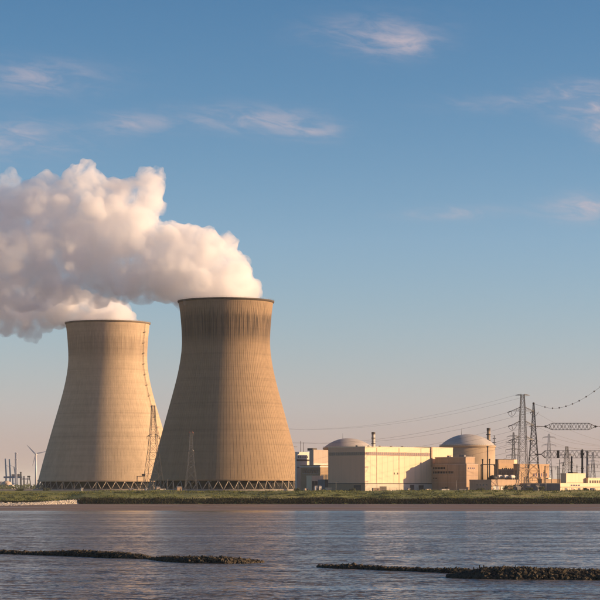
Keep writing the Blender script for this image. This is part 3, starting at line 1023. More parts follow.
# lattice-like service mast next to the reactor
def slim_mast(label, xpx, y0, D, w, m, arms=(), base=G, name='mast', cat='mast'):
    t = thing(name, label, cat, (gx(xpx, D), D, base))
    h = hgt(y0, D, base)
    MB().tube([(0, 0, -.3), (0, 0, h)], [w / 2 * 1.15, w / 2 * .8], 8).build('pole', m, t)
    MB().lathe([(w * .9, 0), (w * .9, .6)], 8).build('base', MT['concrete'], t)
    for z, l, ww in arms:
        zz = hgt(z, D, base)
        MB().bar((-l, 0, zz), (l, 0, zz), ww).build('arm', m, t)
    return t
slim_mast('thin grey mast right of the reactor vent stack', 494.3, 435.5, 1860.0, .9, MT['galv'], [(438.5, 1.4, .5), (442.5, 1.6, .6), (448, 1.2, .4)])

# --- blocks at the left end, between the tower and the hall
def left_blocks():
    D = 1800.0
    t, wl, wr, h = block('auxiliary_building', 'cream box with a dark band standing closest to the brown tower', 'building', 296.8, 295.2, 309.2, 452.8, D, MT['white'], 'blocks between the tower and the hall')
    z = hgt(461.0, D); MB().box(-.2, wr + .2, -.2, .0, z, z + 1.3).build('window_band', MT['trim'], t)
    z2 = hgt(467.5, D); MB().box(.0, wr + .2, -.6, .0, z2 - .3, z2 + .5).build('canopy', MT['grey'], t)
    windows_right(t, .8, wr - .8, 6, hgt(457.6, D), hgt(456.2, D), .45)
    for k, px in enumerate((303.2, 306.2)):
        _, w_, _ = dims(296.8, 296, px, 450, D)
        MB().tube([(w_, 3, h), (w_, 3, hgt(441.0 + k * 1.2, D))], .22, 6).build('aerial', MT['galv_dark'], t)
    MB().box(0, 3.0, 2.5, 3.3, hgt(447, D), hgt(446.6, D)).build('aerial_arm', MT['galv_dark'], t)
    D = 1790.0
    t, wl, wr, h = block('auxiliary_building', 'tall pinkish block with a flared roof edge left of the turbine hall', 'building', 313.5, 309.5, 331.0, 450.8, D, MT['pink'], 'blocks between the tower and the hall')
    z = hgt(464.5, D); MB().box(-.8, wr + .2, -1.0, .0, z - .5, z + .9).build('ledge', MT['white'], t)
    mb = MB(); mb.add([(wr - 4, -.05, h - 4.5), (wr + 1.8, -.05, h), (wr - 4, -.05, h), (wr - 4, 3, h - 4.5), (wr + 1.8, 3, h), (wr - 4, 3, h)], [(0, 1, 2), (5, 4, 3), (0, 3, 4, 1), (1, 4, 5, 2), (2, 5, 3, 0)]); mb.build('flare', MT['pink'], t)
    MB().box(2, 7, 3, 9, h + .2, h + 2.2).build('roof_plant', MT['trim'], t)
    D = 1765.0
    t, wl, wr, h = block('auxiliary_building', 'low dark fronted block with a pale roof ledge under the pinkish block', 'building', 320.3, 300.5, 331.5, 466.0, D, MT['brown'], 'blocks between the tower and the hall')
    MB().box(-.9, wr + .1, -.4, wl + .6, h - 1.0, h - .1).build('ledge', MT['white'], t)
    windows_left(t, 2, wl - 2, 9, hgt(473.4, D), hgt(469.4, D), .7)
    windows_right(t, .6, wr - 1, 3, hgt(480.5, D), hgt(474.5, D), .8, MT['trim'])
    D = 1730.0
    t, wl, wr, h = block('annex_building', 'small cream annex with an open dark ground floor below the dark block', 'building', 311.5, 306.5, 323.2, 476.6, D, MT['cream'], 'blocks between the tower and the hall')
    windows_right(t, .4, wr - .4, 4, .4, hgt(481.0, D), .86, MT['trim'], 'bay')
    D = 1710.0
    t, wl, wr, h = block('switch_shed', 'small dark shed with bright stair posts left of the hall', 'shed', 325.0, 318.0, 330.0, 480.5, D, MT['grey'])
    D = 1660.0
    t, wl, wr, h = block('gatehouse', 'tiny cream hut on the bank below the hall corner', 'hut', 327.2, 325.5, 331.5, 488.6, D, MT['cream'], 'small huts along the bank')
left_blocks()

# --- blocks right of the reactor dome
def right_blocks():
    D = 1860.0
    t, wl, wr, h = block('fuel_building', 'ochre flat roofed block right of the reactor dome', 'building', 498.5, 494.0, 518.0, 464.4, D, MT['orange'], 'ochre blocks behind the pylons')
    up = MB().box(.4, wr - 5.0, .5, 7, h + .21, hgt(459.6, D)).build('upper_storey', MT['brown'], t)
    MB().box(wr - 4.9, wr - .2, .5, 7, h + .21, hgt(459.4, D)).build('upper_block', MT['cream'], t)
    MB().box(0.2, wr - 5.4, .2, 7.3, hgt(459.6, D) + .003, hgt(459.0, D)).build('roof_slab', MT['trim'], up)
    windows_right(t, 4, wr - 3, 7, hgt(469.6, D), hgt(468.0, D), .5)
    D = 1850.0
    t, wl, wr, h = block('fuel_building', 'long plain ochre block seen through the legs of the pylons', 'building', 519.0, 513.5, 549.2, 464.8, D, MT['orange'], 'ochre blocks behind the pylons')
    MB().box(3, 9, -.3, .02, h * .1, h * .75).build('shutter', MT['brown'], t)
    mb = MB()
    for i in range(1, 8):
        mb.box(wr * i / 8 - .12, wr * i / 8 + .12, -.07, .02, 0.1, h - .1)
    mb.build('pilasters', MT['orange'], t)
    windows_right(t, wr * .45, wr - 2, 6, h * .55, h * .68, .45)
    # low pair with the dark left face and sunlit right face
    D = 1640.0
    t, wl, wr, h = block('pump_house', 'low cream and brown pump house with a bare dark left face', 'building', 491.3, 469.5, 519.5, 480.9, D, MT['tan'], parapet=1.0)
    MB().box(.3, wr - .2, -.25, .0, hgt(486.3, D), hgt(485.6, D)).build('canopy', MT['trim'], t)
    MB().box(2.0, 9.0, -.2, .0, .05, hgt(486.4, D)).build('door', MT['white'], t)
    MB().box(11.0, 16.0, -.2, .0, .05, hgt(486.6, D)).build('door', MT['white'], t)
    windows_left(t, 3, wl - 6, 4, hgt(485.6, D), hgt(484.3, D), .35)
    MB().box(wr * .3, wr * .55, 2, 7, h + .21, h + 1.6).build('roof_plant', MT['trim'], t)
    # three white roof tanks and a dark dome tank behind the pump house
    for k, (px, lab) in enumerate(((499.6, 'left'), (505.6, 'middle'), (512.2, 'right'))):
        D = 1700.0
        tt = thing('storage_tank', lab + ' of three small white tanks lying above the pump house roof', 'tank', (gx(px, D), D, G), TH, 'white tanks behind the pump house')
        z0, z1 = hgt(478.6, D), hgt(475.0, D)
        rr = (z1 - z0) / 2
        mb = MB(); pts = []
        for i, (s, f) in enumerate(((-2.6, .55), (-2.2, .9), (-1.6, 1), (1.6, 1), (2.2, .9), (2.6, .55))):
            pts.append(((s, 0, (z0 + z1) / 2), rr * f))
        mb.tube([q[0] for q in pts], [q[1] for q in pts], 16).build('vessel', MT['white'], tt)
        for s in (-1.2, 1.2):
            MB().box(s - .3, s + .3, -rr * .8, rr * .8, -.3, z0 + rr * .5).build('support', MT['grey'], tt)
        MB().tube([(0, 0, z1 - .1), (0, 0, z1 + .9)], .18, 6).build('valve', MT['galv_dark'], tt)
    D = 1690.0
    tt = thing('dome_tank', 'low black domed tank in front of the reactor wall', 'tank', (gx(492.8, D), D, G))
    R = 3.6; z1 = hgt(475.2, D)
    MB().lathe([(R, -.3), (R, z1 - 2.6)] , 32).build('wall', MT['dark'], tt)
    MB().lathe([(R * math.cos(a), z1 - 2.597 + 2.6 * math.sin(a)) for a in [math.pi / 2 * i / 8 * .985 for i in range(9)]], 32).build('dome', MT['dark'], tt)
    # far right cream buildings
    D = 1640.0
    t, wl, wr, h = block('workshop_building', 'long low workshop, cream in the sun and grey on its shaded end', 'building', 560.3, 517.5, 640.0, 483.6, D, MT['cream'], parapet=.5)
    MB().box(-.14, -.01, .2, wl - .2, .05, h - .3).build('end_shade_sheet', MT['grey'], t)  # grey sheet paints the shade on the cream end wall
    MB().box(.2, wr - .2, -.22, -.01, h * .52, h * .60).build('canopy', MT['tan'], t)
    for i, px in enumerate((566, 572.5, 579, 588, 594)):
        _, w_, _ = dims(560.3, 559, px, 480, D)
        MB().box(w_ - 1.5, w_ + 1.5, -.18, .0, .05, h * .45).build('door', MT['pink' if i % 2 else 'grey'], t)
    windows_right(t, 12, 24, 4, h * .7, h * .86, .7)
    windows_right(t, wr * .55, wr * .72, 5, h * .68, h * .88, .75)
    D = 1720.0
    t, wl, wr, h = block('workshop_building', 'taller cream block behind the low workshop at the foot of the columns', 'building', 566.2, 560.5, 585.5, 473.8, D, MT['cream'], parapet=.5)
    MB().box(1.5, wr - 1, -.16, .0, h * .42, h * .5).build('window_band', MT['tan'], t)
    windows_right(t, 5, 12, 3, h * .32, h * .42, .8, MT['trim'])
    MB().box(wr * .5, wr * .75, 3, 8, h + .2, h + 1.5).build('roof_plant', MT['trim'], t)
    D = 1735.0
    t, wl, wr, h = block('switchgear_building', 'small cream building with dark vents at the right edge of the site', 'building', 588.0, 584.0, 612.0, 478.4, D, MT['cream'], parapet=.4)
    windows_right(t, 1.5, wr - 8, 7, h * .62, h * .84, .7, MT['trim'], 'vent')
    D = 1800.0
    t, wl, wr, h = block('switchgear_building', 'long dark shed with a bright roof light behind the far pylons', 'shed', 542.0, 538.0, 566.0, 479.4, D, MT['brown'], parapet=.4)
    MB().box(wr * .3, wr * .42, 1, 4, h + .21, h + 1.2).build('roof_light', MT['white'], t)
right_blocks()

# small cabins, containers and lorry-sized boxes along the platform edge
def small_boxes():
    spots = [(146.5, 488.6, 1.6, 'white', 'hut', 'white pointed hut at the foot of the left pylon'),
             (158.0, 487.4, 2.6, 'pink', 'hut', 'pinkish cabin between the two towers'),
             (162.5, 488.8, 4.6, 'white', 'container', 'long low white container between the two towers'),
             (179.0, 487.2, 3.4, 'tan', 'hut', 'tan cabin in front of the brown tower'),
             (306.0, 488.4, 2.6, 'cream', 'container', 'cream container at the right foot of the brown tower'),
             (316.0, 486.4, 2.2, 'white', 'hut', 'narrow white cabin below the cream annex'),
             (319.8, 486.4, 1.8, 'white', 'hut', 'second narrow white cabin nearer the turbine hall'),
             (376.0, 488.2, 5.5, 'tan', 'container', 'tan container parked against the sunlit hall wall'),
             (408.6, 488.6, 1.6, 'cream', 'hut', 'little cream box beside the shadow on the hall'),
             (428.0, 489.0, 3.2, 'cream', 'container', 'cream container where the hall meets the office'),
             (445.0, 489.0, 6.0, 'white', 'container', 'long white container in front of the office block'),
             (462.0, 489.2, 6.0, 'grey', 'container', 'grey container at the office corner'),
             (592.0, 488.8, 2.2, 'grey', 'hut', 'grey cabin in front of the right workshop'),
             (82.0, 488.4, 1.6, 'white', 'hut', 'small white cabin in front of the pale tower'),
             (131.0, 488.2, 3.0, 'grey', 'container', 'grey container below the ladder side of the pale tower')]
    for x, y, w, m, cat, lab in spots:
        D = 1606.0
        h = hgt(y, D)
        t = thing('site_cabin' if cat == 'hut' else 'shipping_container', lab, cat, (gx(x, D), D, G), math.radians(20))
        MB().box(-w / 2, w / 2, -1.2, 1.2, 0.15, h).build('body', MT[m], t)
        if cat == 'hut':
            MB().add([(-w / 2 - .15, -1.4, h + .003), (w / 2 + .15, -1.4, h + .003), (w / 2 + .15, 1.4, h + .003), (-w / 2 - .15, 1.4, h + .003), (-w / 2, 0, h + .6), (w / 2, 0, h + .6)],
                     [(3, 2, 1, 0), (0, 1, 5, 4), (2, 3, 4, 5), (1, 2, 5), (3, 0, 4)]).build('roof', MT['grey'], t)
        else:
            MB().box(-w / 2 - .06, w / 2 + .06, -1.26, 1.26, h + .003, h + .14).build('roof', MT['grey'], t)
        MB().box(w * .1, w * .1 + .9, -1.26, -1.19, .2, min(h * .85, 2.2)).build('door', MT['trim'], t)
        for sx in (-.4, .4):
            MB().box(w * sx - .2, w * sx + .2, -1.1, 1.1, 0, .147).build('skid', MT['concrete'], t)
small_boxes()

# dark masts in front of the reactor wall (a pipe portal)
def pipe_portal():
    D = 1692.0
    t = thing('pipe_portal', 'black portal of posts and a cross pipe before the reactor wall', 'frame', (gx(485, D), D, G))
    for x, y0, w in ((472.6, 464.5, .5), (475.3, 464.6, .7), (481.2, 465, .7), (482.6, 459.2, .8), (487.6, 446.2, .9), (489.6, 459.0, .7), (494.6, 464.8, .9), (496.6, 459.6, .8)):
        X = gx(x, D) - gx(485, D)
        p = MB().tube([(X, 0, -.2), (X, 0, hgt(y0, D))], [w * .62, w * .5], 8).build('post', MT['dark'], t)
        MB().lathe([(w * .85, hgt(y0, D) - .9), (w * .85, hgt(y0, D) + .2)], 8, (X, 0, 0)).build('cap', MT['dark'], p)
    X0, X1 = gx(480.8, D) - gx(485, D), gx(497.0, D) - gx(485, D)
    MB().tube([(X0, 0, hgt(464.6, D)), (X1, 0, hgt(464.6, D))], .32, 8).build('cross_pipe', MT['dark'], t)
    mb = MB()
    pts = []
    for i in range(9):
        a = math.pi * (-.5 + i / 8)
        pts.append((gx(472.6, D) - gx(485, D) + math.cos(a) * -1.6, 0, hgt(468.4, D) + math.sin(a) * 3.0))
    mb.tube(pts, .42, 6).build('bend', MT['dark'], t)
pipe_portal()

# ------------------------------------------------------------------ lattice pylons, gantries and wires
def lattice(mb, prof, seg, lw, bw):
    """four legged lattice between (z, half width) pairs"""
    zs = []
    for (z0, h0), (z1, h1) in zip(prof[:-1], prof[1:]):
        z = z0
        while z < z1 - .3:
            hh = h0 + (h1 - h0) * (z - z0) / (z1 - z0)
            zs.append((z, hh)); z += max(seg * hh * 2, 1.2)
    zs.append(prof[-1])
    sg = [(-1, -1), (1, -1), (1, 1), (-1, 1)]
    for (z0, h0), (z1, h1) in zip(zs[:-1], zs[1:]):
        for k in range(4):
            a, b = sg[k], sg[(k + 1) % 4]
            A0, A1 = Vector((a[0] * h0, a[1] * h0, z0)), Vector((a[0] * h1, a[1] * h1, z1))
            B0, B1 = Vector((b[0] * h0, b[1] * h0, z0)), Vector((b[0] * h1, b[1] * h1, z1))
            mb.bar(A0, A1, lw)
            mb.bar(A0, B1, bw); mb.bar(B0, A1, bw); mb.bar(A1, B1, bw)

def cross_arm(z, half, root, rise, lw, bw):
    mb = MB()
    for s in (-1, 1):
        tip = Vector((s * half, 0, z))
        for y in (-root, root):
            mb.bar((s * root, y, z), tip, lw); mb.bar((s * root * .9, y, z + rise), tip, lw)
            for f in (.25, .5, .75):
                p = Vector((s * root, y, z)).lerp(tip, f); q = Vector((s * root, y, z + rise)).lerp(tip, max(0, f - .2))
                mb.bar(p, q, bw)
        for f in (.3, .6):
            p = Vector((s * root, -root, z)).lerp(tip, f); q = Vector((s * root, root, z)).lerp(tip, f)
            mb.bar(p, q, bw)
    return mb

def insulator(p, q, r=.22, n=9):
    p, q = Vector(p), Vector(q)
    pts, rr = [], []
    for i in range(n):
        f = i / n
        pts += [p.lerp(q, f), p.lerp(q, f + .45 / n), p.lerp(q, f + .5 / n)]; rr += [r, r, r * .4]
    return MB().tube(pts, rr, 6)

def wire_pts(p, q, sag, n=28):
    return [Vector(p).lerp(Vector(q), i / n) - Vector((0, 0, sag * 4 * (i / n) * (1 - i / n))) for i in range(n + 1)]

ARMS = []
def big_pylon(label, x, D, rz, m, scale=1.0, group='lattice pylons', lw=.34, bw=.17):
    t = thing('transmission_pylon', label, 'pylon', (gx(x, D), D, G), rz, group)
    H = 72.0 * scale
    prof = [(0, 4.4 * scale), (18 * scale, 3.2 * scale), (40 * scale, 2.5 * scale), (61 * scale, 1.75 * scale), (H, 1.15 * scale)]
    mb = MB(); lattice(mb, prof, .95, lw, bw); mb.build('lattice_body', m, t)
    mb = MB()
    for a, b in ((-1, -1), (1, -1), (1, 1), (-1, 1)):
        mb.box(a * 4.4 * scale - .6, a * 4.4 * scale + .6, b * 4.4 * scale - .6, b * 4.4 * scale + .6, -.3, .7)
    mb.build('footings', MT['concrete'], t)
    arms = []
    for z, half, rise, rt in ((71.6, 5.6, .9, 1.2), (59.8, 8.6, 3.0, 1.8), (49.4, 8.2, 3.0, 2.2), (38.5, 8.0, 2.6, 2.5)):
        z, half, rise, rt = z * scale, half * scale, rise * scale, rt * scale
        a = cross_arm(z, half, rt, rise, lw * .8, bw).build('cross_arm', m, t)
        arms.append((z, half))
        if z < 70 * scale:
            for s in (-1, 1):
                insulator((s * half, 0, z), (s * half - (s * .6), 0, z - 3.4 * scale), .2).build('insulator', MT['ceramic'], a)
    return t, arms

P1X, P1D = 522.6, 1640.0
pyl1, ARM1 = big_pylon('tallest steel lattice pylon right of the reactor, with four cross arms', P1X, P1D, math.radians(8), MT['galv'])
P2X, P2D = 226.0, 2330.0
pyl2, _ = big_pylon('lattice pylon hidden behind the brown cooling tower', P2X, P2D, math.radians(8), MT['galv'])
P3X, P3D = 112.0, 3000.0
pyl3, _ = big_pylon('lattice pylon hidden behind the pale cooling tower', P3X, P3D, math.radians(8), MT['galv'])

def arm_pt(x, D, rz, z, s):
    return Vector((gx(x, D) + math.cos(rz) * s, D + math.sin(rz) * s, G + z))

def add_wire(label, p, q, sag, r=.10, group='overhead wires', n=28):
    pts = wire_pts(p, q, sag, n)
    c = pts[0].copy()
    o = MB().tube([v - c for v in pts], r, 5).build('overhead_wire', MT['wire'], None, c)
    return tag(o, label, 'wire', group)

def dead_end(p, q, L, t):
    """tension insulators from an arm tip along the span, plus the jumper loop below"""
    d = (Vector(q) - Vector(p)).normalized()
    e = Vector(p) + d * L - Vector((0, 0, .5))
    return e

names = ['top', 'upper', 'middle', 'lower']
RZ = math.radians(8)
for k, (z, half) in enumerate(ARM1):
    for s, sn in ((-1, 'left'), (1, 'right')):
        p = arm_pt(P1X, P1D, RZ, z, s * half); q = arm_pt(P2X, P2D, RZ, z, s * half); u = arm_pt(P3X, P3D, RZ, z, s * half)
        L = 6.4 if k else 0
        d = (q - p).normalized()
        if k:
            loc = pyl1.matrix_basis.inverted()
            a, b = loc @ p, loc @ (p + d * L + Vector((0, 0, -.9)))
            insulator(a, b, .36, 11).build('tension_insulator', MT['ceramic'], pyl1)
            # jumper loop under the arm tip
            lp = []
            for i in range(11):
                f = i / 10
                lp.append(b.lerp(a + Vector((3.6, 0, -.4)), f) - Vector((0, 0, 3.2 * 4 * f * (1 - f))))
            MB().tube(lp, .15, 5).build('jumper', MT['wire'], pyl1)
        add_wire(f'overhead wire from the {sn} tip of the tall pylon\'s {names[k]} arm to the brown tower', p + d * L + Vector((0, 0, -.9 if k else 0)), q, 15 + k, .06 if k else .045)
        add_wire(f'overhead wire between the towers on the {names[k]} arm, {sn} side', q, u, 12 + k, .07)

# A-frame mast with gantry beams of the switchyard
def switchyard_gantry():
    D = 1750.0
    x = 533.6
    X0 = gx(x, D)
    t = thing('switchyard_gantry', 'tapered lattice mast carrying two horizontal lattice beams to the right', 'gantry', (X0, D, G))
    H = hgt(403.0, D)
    mb = MB(); lattice(mb, [(0, 5.3), (H * .72, 1.55), (H - .8, .45)], .8, .42, .2); mb.build('mast', MT['galv_dark'], t)
    MB().lathe([(.5, H - 1.2), (.9, H - .6), (.9, H + .1), (.4, H + .5)], 10).build('mast_cap', MT['dark'], t)
    X2 = gx(668, D) - X0
    mb = MB(); lattice(mb, [(0, 5.3), (H * .72, 1.55), (H - .8, .45)], .8, .42, .2)
    mb.build('mast', MT['galv_dark'], t, (X2, 0, 0))
    def beam(y0, y1, xa, xb, ends, n, name='beam'):
        za, zb = hgt(y1, D), hgt(y0, D); zm = (za + zb) / 2; hh = (zb - za) / 2
        a, b = gx(xa, D) - X0, gx(xb, D) - X0
        mb = MB()
        tp = ends
        prof = [(a, .25), (a + tp, hh), (b - tp, hh), (b, .25)]
        for i in range(3):
            (p0, h0), (p1, h1) = prof[i], prof[i + 1]
            k = n if i == 1 else 2
            for j in range(k):
                f0, f1 = j / k, (j + 1) / k
                u0, u1 = p0 + (p1 - p0) * f0, p0 + (p1 - p0) * f1; g0, g1 = h0 + (h1 - h0) * f0, h0 + (h1 - h0) * f1
                for yy in (-1, 1):
                    mb.bar((u0, yy * g0 * .8, zm + g0), (u1, yy * g1 * .8, zm + g1), .30); mb.bar((u0, yy * g0 * .8, zm - g0), (u1, yy * g1 * .8, zm - g1), .30)
                    mb.bar((u0, yy * g0 * .8, zm - g0), (u1, yy * g1 * .8, zm + g1), .16); mb.bar((u0, yy * g0 * .8, zm + g0), (u1, yy * g1 * .8, zm - g1), .16)
                for zz in (-1, 1):
                    mb.bar((u0, -g0 * .8, zm + zz * g0), (u1, g1 * .8, zm + zz * g1), .14)
        mb.build(name, MT['galv_dark'], t)
        return a, b, zm
    a, b, zm = beam(423.2, 429.8, 545.5, 595.5, 5.5, 10)
    for q in (a, b):
        MB().lathe([(.2, -.9), (.85, -.5), (.85, .5), (.2, .9)], 8, (q, 0, zm)).build('clevis', MT['dark'], t)
    for p0, p1 in ((0.8, a), (b, X2)):
        for yy in (-.5, .5):
            insulator((p0, yy, zm + .1), (p1, yy * .4, zm), .34, 14).build('insulator', MT['ceramic'], t)
    for j in range(5):
        xx = a + (b - a) * (j + 1) / 6
        MB().tube([(xx, 0, zm + .8), (xx, 0, zm - .8)], .3, 6).build('spacer', MT['dark'], t)
    a2, b2, zm2 = beam(450.6, 458.0, 541.5, 612.0, 3.0, 14)
    insulator((1.0, 0, zm2), (a2, 0, zm2), .55, 10).build('insulator', MT['ceramic'], t)
    insulator((b2, 0, zm2), (X2 - 1, 0, zm2), .3, 14).build('insulator', MT['ceramic'], t)
    for q in (558.0, 582.0):
        X = gx(q, D) - X0
        MB().box(X - .9, X + .9, -1.4, 1.4, zm2 - 3.0, zm2 + 3.2).build('bushing', MT['dark'], t)
    return t
switchyard_gantry()

slim_mast('short black column standing behind the cream block', 571.6, 456.2, 1752.0, 1.5, MT['dark'], [(462, .9, .9), (467.5, .9, .9)], name='switchyard_column', cat='column')
slim_mast('tallest black column reaching the lower lattice beam', 582.3, 449.4, 1752.0, 1.7, MT['dark'], [(454, 1.5, 1.6), (468.5, 1.1, 1.1)], name='switchyard_column', cat='column')
slim_mast('grey column right of the tallest black column', 587.3, 451.0, 1752.0, 1.9, MT['galv'], [(452, 1.2, .8)], name='switchyard_column', cat='column')
slim_mast('thin black post left of the switchyard columns', 559.6, 459.5, 1752.0, .7, MT['dark'], [], name='switchyard_column', cat='column')

def transformer(label, x, D, rz=TH):
    t = thing('power_transformer', label, 'transformer', (gx(x, D), D, G), rz, 'switchyard transformers')
    MB().box(-2.6, 2.6, -1.4, 1.4, .4, 3.6).build('tank', MT['grey'], t)
    MB().box(-3.0, 3.0, -1.8, 1.8, -.2, .397).build('plinth', MT['concrete'], t)
    for sx in (-2.0, -1.2, -.4, .4, 1.2, 2.0):
        MB().box(sx - .12, sx + .12, -2.2, -1.41, .8, 3.2).build('radiator', MT['galv'], t)
    for sx in (-1.6, 0, 1.6):
        insulator((sx, 0, 3.6), (sx * 1.3, 0, 5.8), .26, 7).build('bushing', MT['ceramic'], t)
    MB().tube([(-2.4, .9, 4.4), (2.4, .9, 4.4)], .5, 10).build('conservator', MT['galv'], t)
transformer('transformer left of the tallest pylon behind the low bushes', 517.0, 1618.0)
transformer('transformer between the legs of the tallest pylon and gantry mast', 528.5, 1622.0)
transformer('transformer right of the gantry mast before the grey workshop end', 537.5, 1620.0)

def small_portal(label, x0, x1, y, D, m):
    t = thing('busbar_portal', label, 'portal', (gx((x0 + x1) / 2, D), D, G), 0, 'low busbar portals in the switchyard')
    w = (x1 - x0) * D / F / 2; h = hgt(y, D)
    for sx in (-w, w):
        mb = MB(); lattice(mb, [(0, .75), (h, .35)], 1.1, .16, .09)
        mb.build('leg', m, t, (sx, 0, 0))
    mb = MB()
    n = int(w * 2 / 1.3)
    for i in range(n):
        a, b = -w + 2 * w * i / n, -w + 2 * w * (i + 1) / n
        for yy in (-.4, .4):
            mb.bar((a, yy, h), (b, yy, h), .13); mb.bar((a, yy, h - .9), (b, yy, h - .9), .13); mb.bar((a, yy, h), (b, yy, h - .9), .08)
    mb.build('beam', m, t)
    for k in range(3):
        X = -w + 2 * w * (k + .5) / 3
        insulator((X, 0, h - .9), (X, 0, h - 3.2), .2, 6).build('insulator', MT['ceramic'], t)
small_portal('pinkish low busbar portal at the foot of the tallest pylon', 524.5, 540.0, 477.0, 1628.0, MT['galv'])
small_portal('low busbar portal before the ochre block right of the dome', 500.0, 516.0, 470.5, 1720.0, MT['galv_dark'])
small_portal('low busbar portal left of the black columns', 545.0, 558.0, 466.0, 1775.0, MT['galv_dark'])
small_portal('low busbar portal at the right edge of the switchyard', 588.5, 606.0, 464.0, 1790.0, MT['galv_dark'])
for px, y0, lab in ((506.0, 466.0, 'black post above the left white tank'), (517.6, 461.5, 'black post left of the tallest pylon legs'), (544.0, 470.0, 'black post right of the gantry mast leg'), (551.5, 468.0, 'black post before the distant pale pylon'), (563.0, 463.0, 'black post left of the cream block roof'), (577.0, 464.5, 'black post between the two black columns'), (594.0, 463.5, 'black post near the right edge of the frame')):
    slim_mast(lab, px, y0, 1745.0, .55, MT['dark'], [(y0 + 2.5, .7, .4)], name='insulator_post', cat='post')

def small_pylon(label, x, ytop, D, rz, m, basehalf, arms, lw=.3, bw=.16, cat='pylon'):
    t = thing('transmission_pylon', label, cat, (gx(x, D), D, G), rz, 'lattice pylons')
    H = hgt(ytop, D)
    mb = MB(); lattice(mb, [(0, basehalf), (H * .45, basehalf * .5), (H * .78, basehalf * .26), (H, basehalf * .16)], .95, lw, bw); mb.build('lattice_body', m, t)
    for f, half in arms:
        a = cross_arm(H * f, half, basehalf * .22, H * .025, lw * .8, bw).build('cross_arm', m, t)
        for s in (-1, 1):
            insulator((s * half, 0, H * f), (s * half, 0, H * f - 2.6), .2).build('insulator', MT['ceramic'], a)
    return t
small_pylon('slender lattice pylon standing between the two cooling towers', 153.2, 405.5, 1800.0, math.radians(20), MT['galv_dark'], 7.6, [(.64, 5.2)], .30, .15)
def painted_pylon():
    t = small_pylon('red and white lattice mast in front of the brown tower', 191.0, 432.0, 1770.0, math.radians(10), MT['galv'], 5.0, [(.985, 2.0), (.68, 2.4)], .22, .11)
    body = t.children[0]
    body.data.materials.append(MT['red'])
    H = hgt(432.0, 1770.0)
    for p in body.data.polygons:
        if int(p.center.z / (H / 7)) % 2 == 0:
            p.material_index = 1
painted_pylon()
small_pylon('pale distant pylon right of the tapered gantry mast', 549.0, 434.0, 2700.0, math.radians(-10), MT['galv_far'], 6.0, [(.94, 7.5), (.80, 8.5)], .36, .2)
small_pylon('distant pylon left behind the tallest pylon', 513.5, 432.5, 2500.0, math.radians(5), MT['galv'], 4.2, [(.93, 7.5), (.82, 8.5), (.70, 9.0), (.60, 8.0)], .34, .2)
small_pylon('squat distant pylon behind the lower lattice beam', 566.8, 446.5, 2300.0, math.radians(15), MT['galv'], 6.8, [(.80, 9.5), (.62, 8.0)], .34, .2)
small_pylon('faint far pylon near the right edge behind the columns', 593.0, 452.0, 3400.0, math.radians(0), MT['galv_far'], 6.0, [(.9, 8.0), (.75, 9.0)], .36, .22)

# wires at the right: the marker-ball line and the falling lines to the switchyard
def marker_line():
    p = P(533.8, 403.6, 1750.0)
    ctrl = [(533.8, 403.6), (541, 406.0), (549, 408.0), (556, 408.4), (563, 407.2), (570, 405.0), (577, 402.0), (584, 398.2), (591, 393.6), (598, 388.6), (612, 378.0), (640, 355.0)]
    pts = [P(x, y, 1750 - i * 12) for i, (x, y) in enumerate(ctrl)]
    t = thing('marker_ball_wire', 'sagging wire with round marker balls at the upper right', 'wire', p)
    MB().tube([q - p for q in pts], .09, 5).build('conductor', MT['wire'], t)
    balls = [545, 552.6, 559.3, 566, 572.5, 579.2, 586.2, 594.2, 600.5]
    for x in balls:
        for i in range(len(ctrl) - 1):
            if ctrl[i][0] <= x <= ctrl[i + 1][0]:
                f = (x - ctrl[i][0]) / (ctrl[i + 1][0] - ctrl[i][0])
                q = pts[i].lerp(pts[i + 1], f) - p
                mb = MB(); mb.add([(q.x + v[0] * .62, q.y + v[1] * .62, q.z + v[2] * .62) for v in ICO2[0]], ICO2[1], True)
                mb.build('marker_ball', MT['ball'], t)
marker_line()
add_wire('wire falling right from the tallest pylon to the top gantry beam', arm_pt(P1X, P1D, RZ, ARM1[1][0], 8.6), P(640, 446, 1700), 6, .06)
add_wire('wire sagging right from the tallest pylon below the top beam', arm_pt(P1X, P1D, RZ, ARM1[2][0], 8.2), P(645, 444, 1720), 7, .06)
add_wire('wire sagging just above the lower gantry beam', arm_pt(P1X, P1D, RZ, ARM1[3][0], 8.0), P(640, 440, 1730), 7, .06)
add_wire('far wire crossing the sky between the two gantry beams', P(549, 436.5, 2700), P(660, 437, 2900), 12, .12)
add_wire('second far wire just below it between the two gantry beams', P(549, 441, 2700), P(660, 443, 2900), 13, .12)
for k, (y0, y1) in enumerate(((463, 468), (468, 470), (474, 473))):
    add_wire(('upper', 'middle', 'lower')[k] + ' bus wire strung behind the switchyard columns', P(556, y0, 1760), P(640, y1, 1760), 2.0, .09)
for k, yy in enumerate((437.0, 443.0, 450.5, 456.0)):
    add_wire(('first', 'second', 'third', 'fourth')[k] + ' wire from the top leaving the distant pylon towards the reactor dome', P(513.5 - 3 * 1, yy + 1, 2500), P(400, yy + 9 - k, 3300), 10, .11)

